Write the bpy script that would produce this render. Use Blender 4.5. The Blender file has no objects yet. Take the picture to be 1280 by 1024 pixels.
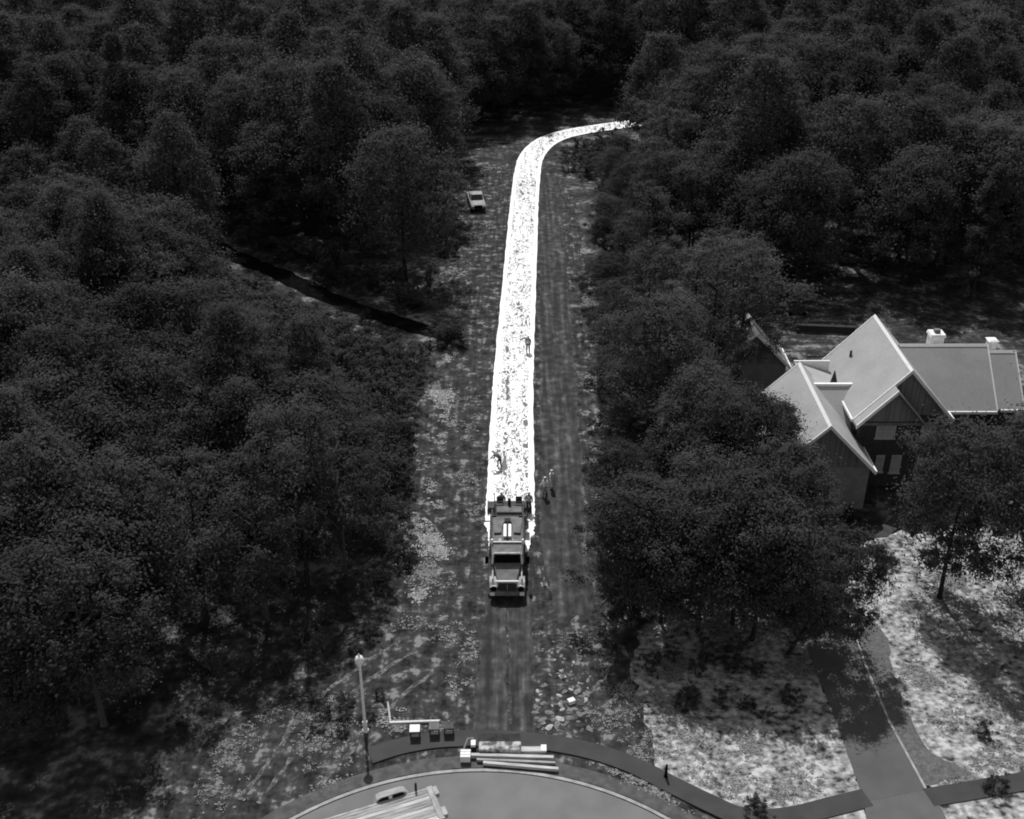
import bpy, bmesh, math, random
import numpy as np
from mathutils import Vector, Matrix

# ------------------------------------------------------------------ camera, sky, sun, exposure
scene = bpy.context.scene
COL = scene.collection
CAM_H, PITCH, FPX = 49.0, math.radians(29.4), 1388.0
cam_d = bpy.data.cameras.new("camera")
cam_d.sensor_fit = 'HORIZONTAL'; cam_d.sensor_width = 36.0
cam_d.lens = 36.0 * FPX / 1280.0
cam_d.clip_start = 1.0; cam_d.clip_end = 9000.0
cam = bpy.data.objects.new("camera", cam_d); COL.objects.link(cam)
cam.location = (0, 0, CAM_H); cam.rotation_euler = (math.pi / 2 - PITCH, 0, 0)
scene.camera = cam

SUN_EL, SUN_AZ = math.radians(55.5), math.radians(-9)      # azimuth from +Y, negative = to the left
S = Vector((math.sin(SUN_AZ) * math.cos(SUN_EL), math.cos(SUN_AZ) * math.cos(SUN_EL), math.sin(SUN_EL)))
world = bpy.data.worlds.new("World"); scene.world = world; world.use_nodes = True
wn, wl = world.node_tree.nodes, world.node_tree.links
sky = wn.new('ShaderNodeTexSky'); sky.sky_type = 'NISHITA'; sky.sun_disc = False
sky.sun_elevation = SUN_EL; sky.sun_rotation = SUN_AZ
bw = wn.new('ShaderNodeRGBToBW'); bg = wn['Background']; bg.inputs['Strength'].default_value = 0.12
wl.new(sky.outputs['Color'], bw.inputs['Color']); wl.new(bw.outputs['Val'], bg.inputs['Color'])
sun_d = bpy.data.lights.new("sun", 'SUN'); sun_d.energy = 3.6; sun_d.angle = math.radians(0.6)
sun_d.color = (1, 1, 1)
sun = bpy.data.objects.new("sun", sun_d); COL.objects.link(sun)
sun.rotation_euler = S.to_track_quat('Z', 'Y').to_euler(); sun.location = (0, 0, 120)
vs = scene.view_settings
vs.view_transform = 'Standard'; vs.look = 'None'; vs.exposure = 0.12; vs.gamma = 1.0; vs.use_curve_mapping = False
scene.render.engine = 'CYCLES'
scene.cycles.filter_width = 1.9
scene.cycles.max_bounces = 5
scene.cycles.use_denoising = True

R = random.Random(7)
NR = np.random.default_rng(11)
rad = math.radians

def G(u, v, h=0.0):
    """measured picture position -> point of the place at height h"""
    dx, dy = (u - 640) / FPX, (v - 512) / FPX
    c, s = math.cos(PITCH), math.sin(PITCH)
    d = Vector((dx, c - dy * s, -s - dy * c))
    t = (h - CAM_H) / d.z
    return Vector((d.x * t, d.y * t, h))

def PX(p):
    c, s = math.cos(PITCH), math.sin(PITCH)
    z = p[2] - CAM_H
    dep = p[1] * c - z * s
    dn = -p[1] * s - z * c
    return 640 + FPX * p[0] / dep, 512 + FPX * dn / dep

# ------------------------------------------------------------------ materials (all greys: the camera sees heat, not colour)
MATS = {}
def mat(name, val, var=0.25, scale=3.0, rough=0.9, detail=4.0, stretch=None, bump=0.0, lo=None, hi=None, contrast=(0.35, 0.65), spec=0.2, metal=0.0):
    if name in MATS: return MATS[name]
    m = bpy.data.materials.new(name); m.use_nodes = True
    n, l = m.node_tree.nodes, m.node_tree.links
    b = n['Principled BSDF']
    b.inputs['Roughness'].default_value = rough
    b.inputs['Specular IOR Level'].default_value = spec
    b.inputs['Metallic'].default_value = metal
    tc = n.new('ShaderNodeTexCoord'); mp = n.new('ShaderNodeMapping')
    if stretch: mp.inputs['Scale'].default_value = stretch
    nz = n.new('ShaderNodeTexNoise'); nz.inputs['Scale'].default_value = scale; nz.inputs['Detail'].default_value = detail
    rp = n.new('ShaderNodeValToRGB')
    lo = val * (1 - var) if lo is None else lo; hi = val * (1 + var) if hi is None else hi
    rp.color_ramp.elements[0].position = contrast[0]; rp.color_ramp.elements[0].color = (lo, lo, lo, 1)
    rp.color_ramp.elements[1].position = contrast[1]; rp.color_ramp.elements[1].color = (hi, hi, hi, 1)
    l.new(tc.outputs['Object'], mp.inputs['Vector']); l.new(mp.outputs['Vector'], nz.inputs['Vector'])
    l.new(nz.outputs['Fac'], rp.inputs['Fac']); l.new(rp.outputs['Color'], b.inputs['Base Color'])
    if bump:
        bp = n.new('ShaderNodeBump'); bp.inputs['Strength'].default_value = bump; bp.inputs['Distance'].default_value = 0.05
        l.new(nz.outputs['Fac'], bp.inputs['Height']); l.new(bp.outputs['Normal'], b.inputs['Normal'])
    MATS[name] = m
    return m

def layered(name, stops, layers, rough=0.95, bump=0.3):
    """colour ramp driven by a weighted sum of noises: layers = [(weight, scale, detail, stretch)]"""
    m = bpy.data.materials.new(name); m.use_nodes = True
    n, l = m.node_tree.nodes, m.node_tree.links
    b = n['Principled BSDF']; b.inputs['Roughness'].default_value = rough; b.inputs['Specular IOR Level'].default_value = 0.1
    tc = n.new('ShaderNodeTexCoord'); acc = None
    for w, sc, det, st in layers:
        mp = n.new('ShaderNodeMapping'); mp.inputs['Scale'].default_value = st or (1, 1, 1)
        mp.inputs['Location'].default_value = (sc * 3.7, sc * 1.3, 0)
        nz = n.new('ShaderNodeTexNoise'); nz.inputs['Scale'].default_value = sc; nz.inputs['Detail'].default_value = det
        l.new(tc.outputs['Object'], mp.inputs['Vector']); l.new(mp.outputs['Vector'], nz.inputs['Vector'])
        mu = n.new('ShaderNodeMath'); mu.operation = 'MULTIPLY'; mu.inputs[1].default_value = w
        l.new(nz.outputs['Fac'], mu.inputs[0])
        if acc is None: acc = mu
        else:
            ad = n.new('ShaderNodeMath'); ad.operation = 'ADD'
            l.new(acc.outputs[0], ad.inputs[0]); l.new(mu.outputs[0], ad.inputs[1]); acc = ad
    rp = n.new('ShaderNodeValToRGB'); cr = rp.color_ramp
    for i, (p, v) in enumerate(stops):
        e = cr.elements[i] if i < 2 else cr.elements.new(p)
        e.position = p; e.color = (v, v, v, 1)
    l.new(acc.outputs[0], rp.inputs['Fac']); l.new(rp.outputs['Color'], b.inputs['Base Color'])
    bp = n.new('ShaderNodeBump'); bp.inputs['Strength'].default_value = bump; bp.inputs['Distance'].default_value = 0.08
    l.new(acc.outputs[0], bp.inputs['Height']); l.new(bp.outputs['Normal'], b.inputs['Normal'])
    MATS[name] = m
    return m

def leaf_mat(name, lo, hi, trans=0.54, objvar=0.12):
    m = bpy.data.materials.new(name); m.use_nodes = True
    n, l = m.node_tree.nodes, m.node_tree.links
    n.remove(n['Principled BSDF']); out = n['Material Output']
    geo = n.new('ShaderNodeNewGeometry'); oi = n.new('ShaderNodeObjectInfo')
    mr = n.new('ShaderNodeMapRange'); mr.inputs['To Min'].default_value = lo; mr.inputs['To Max'].default_value = hi
    mo = n.new('ShaderNodeMapRange'); mo.inputs['To Min'].default_value = 1 - objvar; mo.inputs['To Max'].default_value = 1 + objvar
    mu = n.new('ShaderNodeMath'); mu.operation = 'MULTIPLY'
    l.new(geo.outputs['Random Per Island'], mr.inputs['Value']); l.new(oi.outputs['Random'], mo.inputs['Value'])
    l.new(mr.outputs[0], mu.inputs[0]); l.new(mo.outputs[0], mu.inputs[1])
    d = n.new('ShaderNodeBsdfDiffuse'); t = n.new('ShaderNodeBsdfTranslucent'); mx = n.new('ShaderNodeMixShader')
    mx.inputs[0].default_value = trans
    l.new(mu.outputs[0], d.inputs['Color']); l.new(mu.outputs[0], t.inputs['Color'])
    l.new(d.outputs[0], mx.inputs[1]); l.new(t.outputs[0], mx.inputs[2]); l.new(mx.outputs[0], out.inputs['Surface'])
    MATS[name] = m
    return m

M_floor = layered('forest_floor', [(0.40, .02), (0.5, .045), (0.56, .09), (0.62, .22)], [(0.6, 0.35, 5, None), (0.4, 1.6, 4, None)])
M_dirt = layered('graded_soil', [(0.40, .015), (0.465, .035), (0.515, .046), (0.555, .075), (0.592, .20)],
                 [(0.50, 0.95, 4, (1, 1, 1)), (0.22, 0.9, 4, (3.0, 0.25, 1)), (0.28, 3.0, 4, None)])
M_track = layered('packed_track', [(0.42, .030), (0.5, .050), (0.57, .075), (0.63, .13)], [(0.5, 1.1, 5, (1.7, 0.10, 1)), (0.5, 1.3, 5, (1, .8, 1))])
M_rut = layered('wheel_rut', [(0.40, .04), (0.5, .09), (0.6, .2)], [(0.6, 2.0, 4, None), (0.4, 6, 3, None)])
M_lawn = layered('mown_lawn', [(0.38, .04), (0.45, .19), (0.53, .32), (0.60, .50)], [(0.35, 0.6, 3, None), (0.65, 2.1, 3, (1, 1.2, 1))])
M_mulch = layered('mulch_bed', [(0.35, .08), (0.5, .115), (0.65, .16)], [(0.5, 3, 4, None), (0.5, 9, 3, None)])
M_yard = layered('rear_garden_soil', [(0.40, .02), (0.48, .04), (0.54, .075), (0.6, .2)], [(0.6, .8, 4, (.5, 1, 1)), (0.4, 2.5, 4, None)])
M_street = mat('street_asphalt', .168, .10, .5, detail=6, bump=.1)
M_kerb = mat('kerb_concrete', .33, .2, 2.0)
M_gutter = mat('gutter_concrete', .085, .25, 2.0)
M_walk = mat('sidewalk_concrete', .055, .12, .8, detail=6)
M_drive = mat('driveway_concrete', .10, .12, .5, detail=6)
M_apron = mat('apron_concrete', .115, .1, .7, detail=6)
M_path = mat('flagstone_walk', .05, .2, 1.5)
M_ditch = mat('shaded_ditch', .006, .3, 1.0, rough=1.0, spec=0.0)  # near-black: the shade in the trench is put into its colour

# fresh hot mat: white with cooler grey mottling
M_hot = layered('hot_asphalt_mat', [(0.40, .17), (0.425, .22), (0.437, .93), (0.474, .95), (0.482, .24), (0.505, .24), (0.513, .95)],
                [(0.45, 1.5, 1.5, (1.0, .55, 1)), (0.2, 3.6, 1, (1.3, .6, 1)), (0.35, .8, 1, (2.2, .09, 1))], bump=0.03)
M_hotedge = mat('hot_asphalt_edge', .95, .02, 2.0)

M_leaf = [leaf_mat('leaf_dark', .070, .100), leaf_mat('leaf_mid', .077, .112), leaf_mat('leaf_light', .086, .126), leaf_mat('leaf_needle', .063, .094), leaf_mat('leaf_far', .11, .14), leaf_mat('leaf_far_dark', .085, .11), leaf_mat('leaf_far_pale', .13, .17)]
M_shrubleaf = leaf_mat('leaf_shrub', .050, .115)
M_bark = mat('bark', .022, .4, 4, stretch=(6, 6, 1))
M_barkpale = mat('bark_pale', .07, .4, 4, stretch=(6, 6, 1))
M_weed = leaf_mat('weed_blades', .07, .40, .1, 0)
M_grass = leaf_mat('lawn_blades', .10, .42, .25, 0)
M_debris = leaf_mat('pale_debris', .12, .60, .1, 0)
M_twig = mat('dry_twigs', .18, .5, 2)

M_roof = layered('roof_metal', [(0.35, .33), (0.5, .37), (0.65, .41)], [(0.6, .5, 3, None), (0.4, 5, 2, None)], rough=.7, bump=.03)
M_trim = mat('roof_trim_white', .82, .05)
M_siding = mat('vertical_siding', .17, .25, 1.0, stretch=(6, 6, .1), detail=1)
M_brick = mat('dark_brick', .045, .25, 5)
M_wallpale = mat('pale_render', .22, .12, 2)
M_glass = mat('window_glass', .32, .1, 1.0, rough=.35)
M_frame = mat('window_frame', .42, .05)
M_chim = mat('chimney_stone', .75, .2, 5)
M_black = mat('cold_black', .004, .1, rough=.5, spec=.02)
M_dark = mat('dark_steel', .035, .3, 3)
M_dgrey = mat('dark_grey_paint', .075, .25, 3)
M_mid = mat('mid_grey_paint', .16, .2, 2)
M_pale = mat('pale_paint', .36, .2, 2)
M_white = mat('white_paint', .8, .06)
M_tyre = mat('tyre_rubber', .02, .2)
M_wood = mat('sawn_timber', .46, .3, 2, stretch=(.5, 8, 8))
M_plank = mat('worn_plank', .30, .4, 2.5, stretch=(.5, 8, 8))
M_tarp = mat('mottled_tarp', .22, .1, 2.2, lo=.1, hi=.5, contrast=(.42, .6))
M_skin = mat('skin', .45, .1)
M_cloth = mat('work_cloth', .20, .3, 8)
M_clothd = mat('work_cloth_dark', .10, .3, 8)
M_vest = mat('vest_cloth', .7, .2, 8)
M_hat = mat('hard_hat', .62, .05)

# ------------------------------------------------------------------ helpers
def tag(o, label=None, cat=None, group=None, kind=None):
    if label: o['label'] = label
    if cat: o['category'] = cat
    if group: o['group'] = group
    if kind: o['kind'] = kind
    return o

def link(name, me, m=None, parent=None):
    o = bpy.data.objects.new(name, me); COL.objects.link(o)
    if m is not None:
        if len(me.materials) == 0: me.materials.append(m)
    if parent is not None: o.parent = parent
    return o

def thing(name, label, cat, loc=(0, 0, 0), rz=0, group=None):
    o = bpy.data.objects.new(name, None); COL.objects.link(o)
    o.empty_display_size = 0.3
    o.location = loc; o.rotation_euler = (0, 0, rz)
    return tag(o, label, cat, group)

class MB:
    def __init__(s): s.v, s.f = [], []
    def add(s, vs, fs):
        k = len(s.v); s.v += [tuple(v) for v in vs]; s.f += [tuple(i + k for i in f) for f in fs]; return s
    def box(s, x0, x1, y0, y1, z0, z1, taper=None):
        vs = [(x0, y0, z0), (x1, y0, z0), (x1, y1, z0), (x0, y1, z0), (x0, y0, z1), (x1, y0, z1), (x1, y1, z1), (x0, y1, z1)]
        if taper:
            cx, cy = (x0 + x1) / 2, (y0 + y1) / 2
            vs = vs[:4] + [(cx + (a - cx) * taper, cy + (b - cy) * taper, c) for a, b, c in vs[4:]]
        return s.add(vs, [(0, 3, 2, 1), (4, 5, 6, 7), (0, 1, 5, 4), (1, 2, 6, 5), (2, 3, 7, 6), (3, 0, 4, 7)])
    def prism(s, pts, axis, a, b):
        """closed outline pts extruded along axis (0,1,2) from a to b"""
        n = len(pts)
        def mk(p, t):
            q = list(p); q.insert(axis, t); return tuple(q)
        vs = [mk(p, a) for p in pts] + [mk(p, b) for p in pts]
        fs = [tuple(range(n - 1, -1, -1)), tuple(range(n, 2 * n))] + [(i, (i + 1) % n, n + (i + 1) % n, n + i) for i in range(n)]
        return s.add(vs, fs)
    def tube(s, pts, rs, n=8, cap=True):
        pts = [Vector(p) for p in pts]
        if not hasattr(rs, '__len__'): rs = [rs] * len(pts)
        k = len(s.v)
        for i, p in enumerate(pts):
            t = (pts[min(i + 1, len(pts) - 1)] - pts[max(i - 1, 0)]).normalized()
            a = t.orthogonal().normalized() if abs(t.z) < .95 else (Vector((1, 0, 0)) - t * t.x).normalized()
            b = t.cross(a)
            for j in range(n):
                an = 2 * math.pi * j / n
                s.v.append(tuple(p + (a * math.cos(an) + b * math.sin(an)) * rs[i]))
        for i in range(len(pts) - 1):
            for j in range(n):
                s.f.append((k + i * n + j, k + i * n + (j + 1) % n, k + (i + 1) * n + (j + 1) % n, k + (i + 1) * n + j))
        if cap:
            s.f.append(tuple(k + j for j in range(n - 1, -1, -1)))
            s.f.append(tuple(k + (len(pts) - 1) * n + j for j in range(n)))
        return s
    def lathe(s, prof, n=12, c=(0, 0)):
        return s.tube([(c[0], c[1], z) for z, r in prof], [r for z, r in prof], n)
    def mesh(s, name):
        me = bpy.data.meshes.new(name); me.from_pydata(s.v, [], s.f); me.update(); return me
    def build(s, name, m, parent=None, bevel=0.0, smooth=False):
        me = s.mesh(name)
        bm = bmesh.new(); bm.from_mesh(me)
        bmesh.ops.recalc_face_normals(bm, faces=bm.faces)
        if bevel: bmesh.ops.bevel(bm, geom=list(bm.edges), offset=bevel, segments=1, affect='EDGES', clamp_overlap=True)
        bm.to_mesh(me); bm.free()
        if smooth: me.polygons.foreach_set('use_smooth', [True] * len(me.polygons))
        return link(name, me, m, parent)

def copy_tree(o, parent=None):
    c = o.copy(); COL.objects.link(c); c.parent = parent
    for ch in list(o.children): copy_tree(ch, c)
    return c

def inpoly(x, y, poly):
    r = False; n = len(poly)
    for i in range(n):
        x1, y1 = poly[i]; x2, y2 = poly[(i + 1) % n]
        if (y1 > y) != (y2 > y) and x < (x2 - x1) * (y - y1) / (y2 - y1) + x1: r = not r
    return r

def jag(pts, step=0.7, amp=0.25, seed=1):
    rr = random.Random(seed); out = []
    n = len(pts)
    for i in range(n):
        a, b = Vector(pts[i]), Vector(pts[(i + 1) % n]); L = (b - a).length; k = max(1, int(L / step))
        nn = Vector((-(b - a).y, (b - a).x)) / max(L, 1e-6)
        for j in range(k):
            p = a + (b - a) * (j / k)
            out.append(p + nn * rr.uniform(-amp, amp) if amp else p)
    return out

def sheet(name, px, z, m, amp=0.0, step=0.7, seed=1, world_pts=None, kind='structure', thick=0.0):
    pts = world_pts or [G(u, v).xy for u, v in px]
    pts = jag(pts, step, amp, seed) if amp else [Vector(p) for p in pts]
    mb = MB()
    if thick: mb.prism([(p.x, p.y) for p in pts], 2, z - thick, z)
    else: mb.add([(p.x, p.y, z) for p in pts], [tuple(range(len(pts)))])
    me = mb.mesh(name); bm = bmesh.new(); bm.from_mesh(me); bmesh.ops.triangulate(bm, faces=[f for f in bm.faces if len(f.verts) > 4])
    bmesh.ops.recalc_face_normals(bm, faces=bm.faces)
    if not thick:
        for f in bm.faces:
            if f.normal.z < 0: f.normal_flip()
    bm.to_mesh(me); bm.free()
    o = link(name, me, m)
    return tag(o, kind=kind)

def smooth_line(pts, n=8):
    """Catmull-Rom through the points"""
    P = [Vector(p) for p in pts]; out = []
    for i in range(len(P) - 1):
        p0, p1, p2, p3 = P[max(i - 1, 0)], P[i], P[i + 1], P[min(i + 2, len(P) - 1)]
        for j in range(n):
            t = j / n
            out.append(0.5 * ((2 * p1) + (p2 - p0) * t + (2 * p0 - 5 * p1 + 4 * p2 - p3) * t * t + (3 * p1 - p0 - 3 * p2 + p3) * t ** 3))
    out.append(P[-1]); return out

def ribbon_pts(line, wl_, wr_, jit=0, seed=3):
    rr = random.Random(seed); L, Rr = [], []
    for i, p in enumerate(line):
        t = (line[min(i + 1, len(line) - 1)] - line[max(i - 1, 0)]).normalized(); nn = Vector((-t.y, t.x))
        L.append(p + nn * (wl_ + rr.uniform(-jit, jit))); Rr.append(p - nn * (wr_ + rr.uniform(-jit, jit)))
    return L, Rr

def ribbon(name, line, wl_, wr_, z, m, jit=0, seed=3, thick=0.0):
    L, Rr = ribbon_pts(line, wl_, wr_, jit, seed); n = len(line)
    mb = MB()
    vs = [(p.x, p.y, z) for p in L] + [(p.x, p.y, z) for p in Rr]
    fs = [(i, i + 1, n + i + 1, n + i) for i in range(n - 1)]
    if thick:
        vs += [(p.x, p.y, z - thick) for p in L] + [(p.x, p.y, z - thick) for p in Rr]
        fs += [(i, i + 1, 2 * n + i + 1, 2 * n + i) for i in range(n - 1)] + [(n + i, n + i + 1, 3 * n + i + 1, 3 * n + i) for i in range(n - 1)]
        fs += [(0, n, 3 * n, 2 * n), (n - 1, 2 * n - 1, 4 * n - 1, 3 * n - 1)]
    mb.add(vs, fs)
    me = mb.mesh(name); bm = bmesh.new(); bm.from_mesh(me); bmesh.ops.recalc_face_normals(bm, faces=bm.faces)
    if sum(f.normal.z for f in bm.faces) < 0:
        for f in bm.faces: f.normal_flip()
    bm.to_mesh(me); bm.free()
    return tag(link(name, me, m), kind='structure')

# ------------------------------------------------------------------ ground and roads
sheet('ground', None, -0.06, M_floor, world_pts=[(-4000, -600), (4000, -600), (4000, 7000), (-4000, 7000)])
CLEAR = [(150, 1060), (215, 960), (330, 870), (400, 800), (490, 770), (500, 690), (495, 560), (530, 480), (556, 425), (552, 330), (555, 262), (582, 222),
         (600, 206), (640, 204), (680, 212), (712, 232), (726, 300), (732, 400), (742, 560), (752, 700), (762, 800), (800, 850), (822, 900), (860, 990), (900, 1060)]
sheet('cleared_ground', CLEAR, 0.0, M_dirt, amp=.6, step=1.0, seed=5)
# smoother graded band right of the mat and the wheel tracks in front of the machines
sheet('graded_track', [(674, 220), (700, 220), (716, 420), (735, 690), (742, 760), (700, 780), (676, 690)], 0.012, M_track, amp=.18, step=.6, seed=8)
sheet('graded_track', [(603, 600), (610, 690), (606, 760), (590, 917), (634, 917), (632, 850), (633, 760)], 0.012, M_track, amp=.12, step=.6, seed=9)
sheet('graded_track', [(634, 760), (668, 700), (664, 770), (668, 917), (640, 917)], 0.016, M_track, amp=.12, step=.6, seed=10)

for k, tp in enumerate(([(300, 1000), (345, 940), (380, 890), (430, 848), (500, 800)], [(322, 1004), (366, 946), (400, 898), (450, 858), (520, 812)], [(395, 985), (430, 950), (470, 900), (540, 840)],
                        [(668, 900), (720, 896), (770, 872), (800, 830)], [(672, 880), (715, 876), (752, 852), (770, 815)])):
    ribbon('wheel_rut', smooth_line([G(u, v).xy for u, v in tp], 12), .14, .14, .014 + .002 * k, M_rut, jit=.09, seed=70 + k)
lane_px = [(637, 652), (637.5, 640), (638.5, 600), (640.5, 500), (643.5, 440), (650, 340), (655, 260), (660, 212), (667, 192), (685, 176), (715, 166), (768, 157.5), (800, 154)]
lane = smooth_line([G(u, v).xy for u, v in lane_px], 14)
hot = ribbon('hot_asphalt_lane', lane, 1.86, 1.86, 0.05, M_hot, jit=.035, seed=4, thick=.05)

for sgn in (-1, 1):
    L_, R_ = ribbon_pts(lane, 1.66, 1.66, .0, 15)
    ribbon('hot_asphalt_edge', L_ if sgn < 0 else R_, .23, .23, .056, M_hotedge, jit=.05, seed=40 + sgn)
sheet('hot_asphalt_spill', [(606, 653), (618, 653), (617, 668), (616, 676), (617, 690), (614, 694), (611, 680), (609, 668)], 0.03, M_hotedge, amp=.09, step=.22, seed=61)
sheet('hot_asphalt_spill', [(655, 653), (669, 653), (667, 666), (663, 676), (661, 690), (654, 694), (655, 672)], 0.03, M_hotedge, amp=.10, step=.22, seed=62)
# cul-de-sac street: circle through three measured kerb points
def circle3(a, b, c):
    ax, ay, bx, by, cx, cy = a.x, a.y, b.x, b.y, c.x, c.y
    d = 2 * (ax * (by - cy) + bx * (cy - ay) + cx * (ay - by))
    ux = ((ax * ax + ay * ay) * (by - cy) + (bx * bx + by * by) * (cy - ay) + (cx * cx + cy * cy) * (ay - by)) / d
    uy = ((ax * ax + ay * ay) * (cx - bx) + (bx * bx + by * by) * (ax - cx) + (cx * cx + cy * cy) * (bx - ax)) / d
    return Vector((ux, uy)), (Vector((ux, uy)) - a).length
CC, CR = circle3(G(370, 1024).xy, G(610, 965).xy, G(830, 1024).xy)
def arc(r, a0, a1, n=60):
    return [CC + Vector((math.cos(rad(a0 + (a1 - a0) * i / n)), math.sin(rad(a0 + (a1 - a0) * i / n)))) * r for i in range(n + 1)]
ring = arc(CR, 200, -20, 90)
street_pts = arc(CR - .05, 180, 0, 80) + [CC + Vector((CR - .05, -60)), CC + Vector((-CR + .05, -60))]
sheet('street', None, 0.02, M_street, world_pts=[tuple(p) for p in street_pts])
ka = arc(CR + .1, 180, 0, 90)
ribbon('kerb', ka, .10, .10, .055, M_kerb, thick=.06)
va = arc(CR + .7, 180, 0, 90)
ribbon('gutter_verge', va, .49, .45, .045, M_gutter, jit=.03, thick=.05)

# sidewalk following the cul-de-sac
sw_px = [(462, 946), (500, 934), (545, 926), (590, 924), (640, 925), (690, 930), (740, 940), (790, 957), (840, 982), (885, 1004), (930, 1022), (985, 1022), (1040, 1009), (1084, 998)]
swl = smooth_line([G(u, v).xy for u, v in sw_px], 8)
ribbon('sidewalk', swl, .62, .62, .09, M_walk, thick=.1)
sw2 = smooth_line([G(u, v).xy for u, v in [(1160, 998), (1215, 989), (1290, 976), (1380, 962)]], 6)
ribbon('sidewalk', sw2, .62, .62, .09, M_walk, thick=.1)

# lawns either side of the driveway
sheet('lawn', [(798, 868), (824, 962), (872, 998), (930, 1018), (1000, 1016), (1082, 998), (1050, 905), (1016, 820), (975, 770), (930, 735), (850, 740), (800, 790), (790, 830)], 0.03, M_lawn, amp=.3, step=.6, seed=21)
sheet('lawn', [(1156, 985), (1215, 978), (1300, 965), (1400, 940), (1380, 740), (1290, 660), (1150, 660), (1105, 668), (1060, 690), (1055, 740), (1095, 790), (1110, 880), (1130, 940)], 0.03, M_lawn, amp=.3, step=.6, seed=22)
sheet('lawn', [(1165, 1008), (1300, 985), (1400, 968), (1400, 1060), (1190, 1060)], 0.03, M_lawn, amp=.1, step=.6, seed=23)
sheet('lawn', [(905, 1022), (960, 1030), (1040, 1020), (1080, 1012), (1085, 1060), (930, 1060)], 0.03, M_lawn, amp=.1, step=.6, seed=24)
sheet('lawn', [(950, 375), (1075, 378), (1060, 440), (985, 452), (950, 415)], 0.03, M_yard, amp=.5, step=.8, seed=25)
sheet('driveway', [(1080, 1003), (1046, 905), (1012, 820), (985, 745), (985, 700), (1030, 700), (1062, 770), (1080, 830), (1112, 905), (1157, 988)], 0.06, M_drive)
sheet('driveway_apron', [(1080, 1003.5), (1157, 988.5), (1172, 1003), (1200, 1060), (1086, 1060)], 0.085, M_apron)
sheet('mulch_bed', [(1064, 771), (1092, 776), (1112, 800), (1113, 830), (1128, 880), (1160, 940), (1215, 967), (1150, 984), (1106, 905), (1074, 832), (1058, 780)], 0.05, M_mulch, amp=.1, step=.5, seed=31)
ribbon('driveway_edging', [G(u, v).xy for u, v in [(1060, 764), (1080, 828), (1112, 904), (1157, 987)]], .07, .07, .085, M_kerb, thick=.06)
sheet('garden_walk', [(1080, 668), (1092, 660), (1105, 656), (1116, 646), (1130, 637), (1146, 636), (1148, 643), (1138, 652), (1124, 660), (1108, 672), (1090, 673)], 0.06, M_path)
ditch = smooth_line([G(u, v).xy for u, v in [(240, 290), (285, 318), (350, 345), (420, 378), (490, 402), (560, 421)]], 8)
ribbon('ditch', ditch, 1.5, .9, 0.02, M_ditch, jit=.25, seed=6)

# ------------------------------------------------------------------ house
house = thing('house', 'two storey house with steep pale gabled roofs, chimney and dark shaded front wall', 'house', (27, 71, 0))
OX, OY = 27, 71
def hpart(mb, name, m, parent=None, bevel=0):
    mb.v = [(x - OX, y - OY, z) for x, y, z in mb.v]
    return mb.build(name, m, parent or house, bevel)

def gable_block(x0, x1, y0, y1, eave, ridge, axis, wallm, facem, ov=.35, t=.16, gable_front=True, wall_name='wall'):
    """walls + two roof slopes + trims; axis 'y' = ridge runs along y"""
    w = hpart(MB().box(x0, x1, y0, y1, 0, eave), wall_name, wallm)
    if axis == 'y':
        xm = (x0 + x1) / 2
        face = hpart(MB().prism([(x0, eave), (x1, eave), (xm, ridge - .12)], 1, y0 - .02, y1), 'gable_wall', facem)
        k = (ridge - eave) / (xm - x0)
        for sgn, xe in ((-1, x0), (1, x1)):
            xo = xe + sgn * ov; zo = eave - ov * k
            sl = hpart(MB().prism([(xo, zo), (xm, ridge), (xm, ridge + t * 1.3), (xo, zo + t * 1.3)], 1, y0 - ov, y1 + ov), 'roof_slope', M_roof)
            for ya, yb in ((y0 - ov - .10, y0 - ov), (y1 + ov, y1 + ov + .10)):
                hpart(MB().prism([(xo, zo - .08), (xm, ridge - .06), (xm, ridge + t * 1.3 + .06), (xo, zo + t * 1.3 + .06)], 1, ya, yb), 'rake_board', M_trim)
            hpart(MB().box(min(xo, xo + sgn * .12), max(xo, xo + sgn * .12), y0 - ov, y1 + ov, zo - .02, zo + .2), 'gutter', M_trim)
        hpart(MB().prism([(xm - .16, ridge + t * 1.3 - .14), (xm, ridge + t * 1.3 + .07), (xm + .16, ridge + t * 1.3 - .14)], 1, y0 - ov, y1 + ov), 'ridge_cap', M_trim)
    else:
        ym = (y0 + y1) / 2; k = (ridge - eave) / (ym - y0)
        hpart(MB().prism([(y0, eave), (y1, eave), (ym, ridge - .12)], 0, x0, x1 - .02), 'gable_wall', facem)
        for sgn, ye in ((-1, y0), (1, y1)):
            yo = ye + sgn * ov; zo = eave - ov * k
            hpart(MB().prism([(yo, zo), (ym, ridge), (ym, ridge + t * 1.3), (yo, zo + t * 1.3)], 0, x0, x1 + ov), 'roof_slope', M_roof)
            hpart(MB().box(x0 + .3, x1 + ov, min(yo, yo + sgn * .12), max(yo, yo + sgn * .12), zo - .02, zo + .2), 'gutter', M_trim)
        for sgn, ye in ((-1, y0), (1, y1)):
            yo = ye + sgn * ov; zo = eave - ov * k
            hpart(MB().prism([(yo, zo - .08), (ym, ridge - .06), (ym, ridge + t * 1.3 + .06), (yo, zo + t * 1.3 + .06)], 0, x1 + ov, x1 + ov + .1), 'rake_board', M_trim)
        hpart(MB().prism([(ym - .18, ridge + t * 1.3 - .12), (ym, ridge + t * 1.3 + .08), (ym + .18, ridge + t * 1.3 - .12)], 0, x0, x1 + ov), 'ridge_cap', M_trim)

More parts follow.
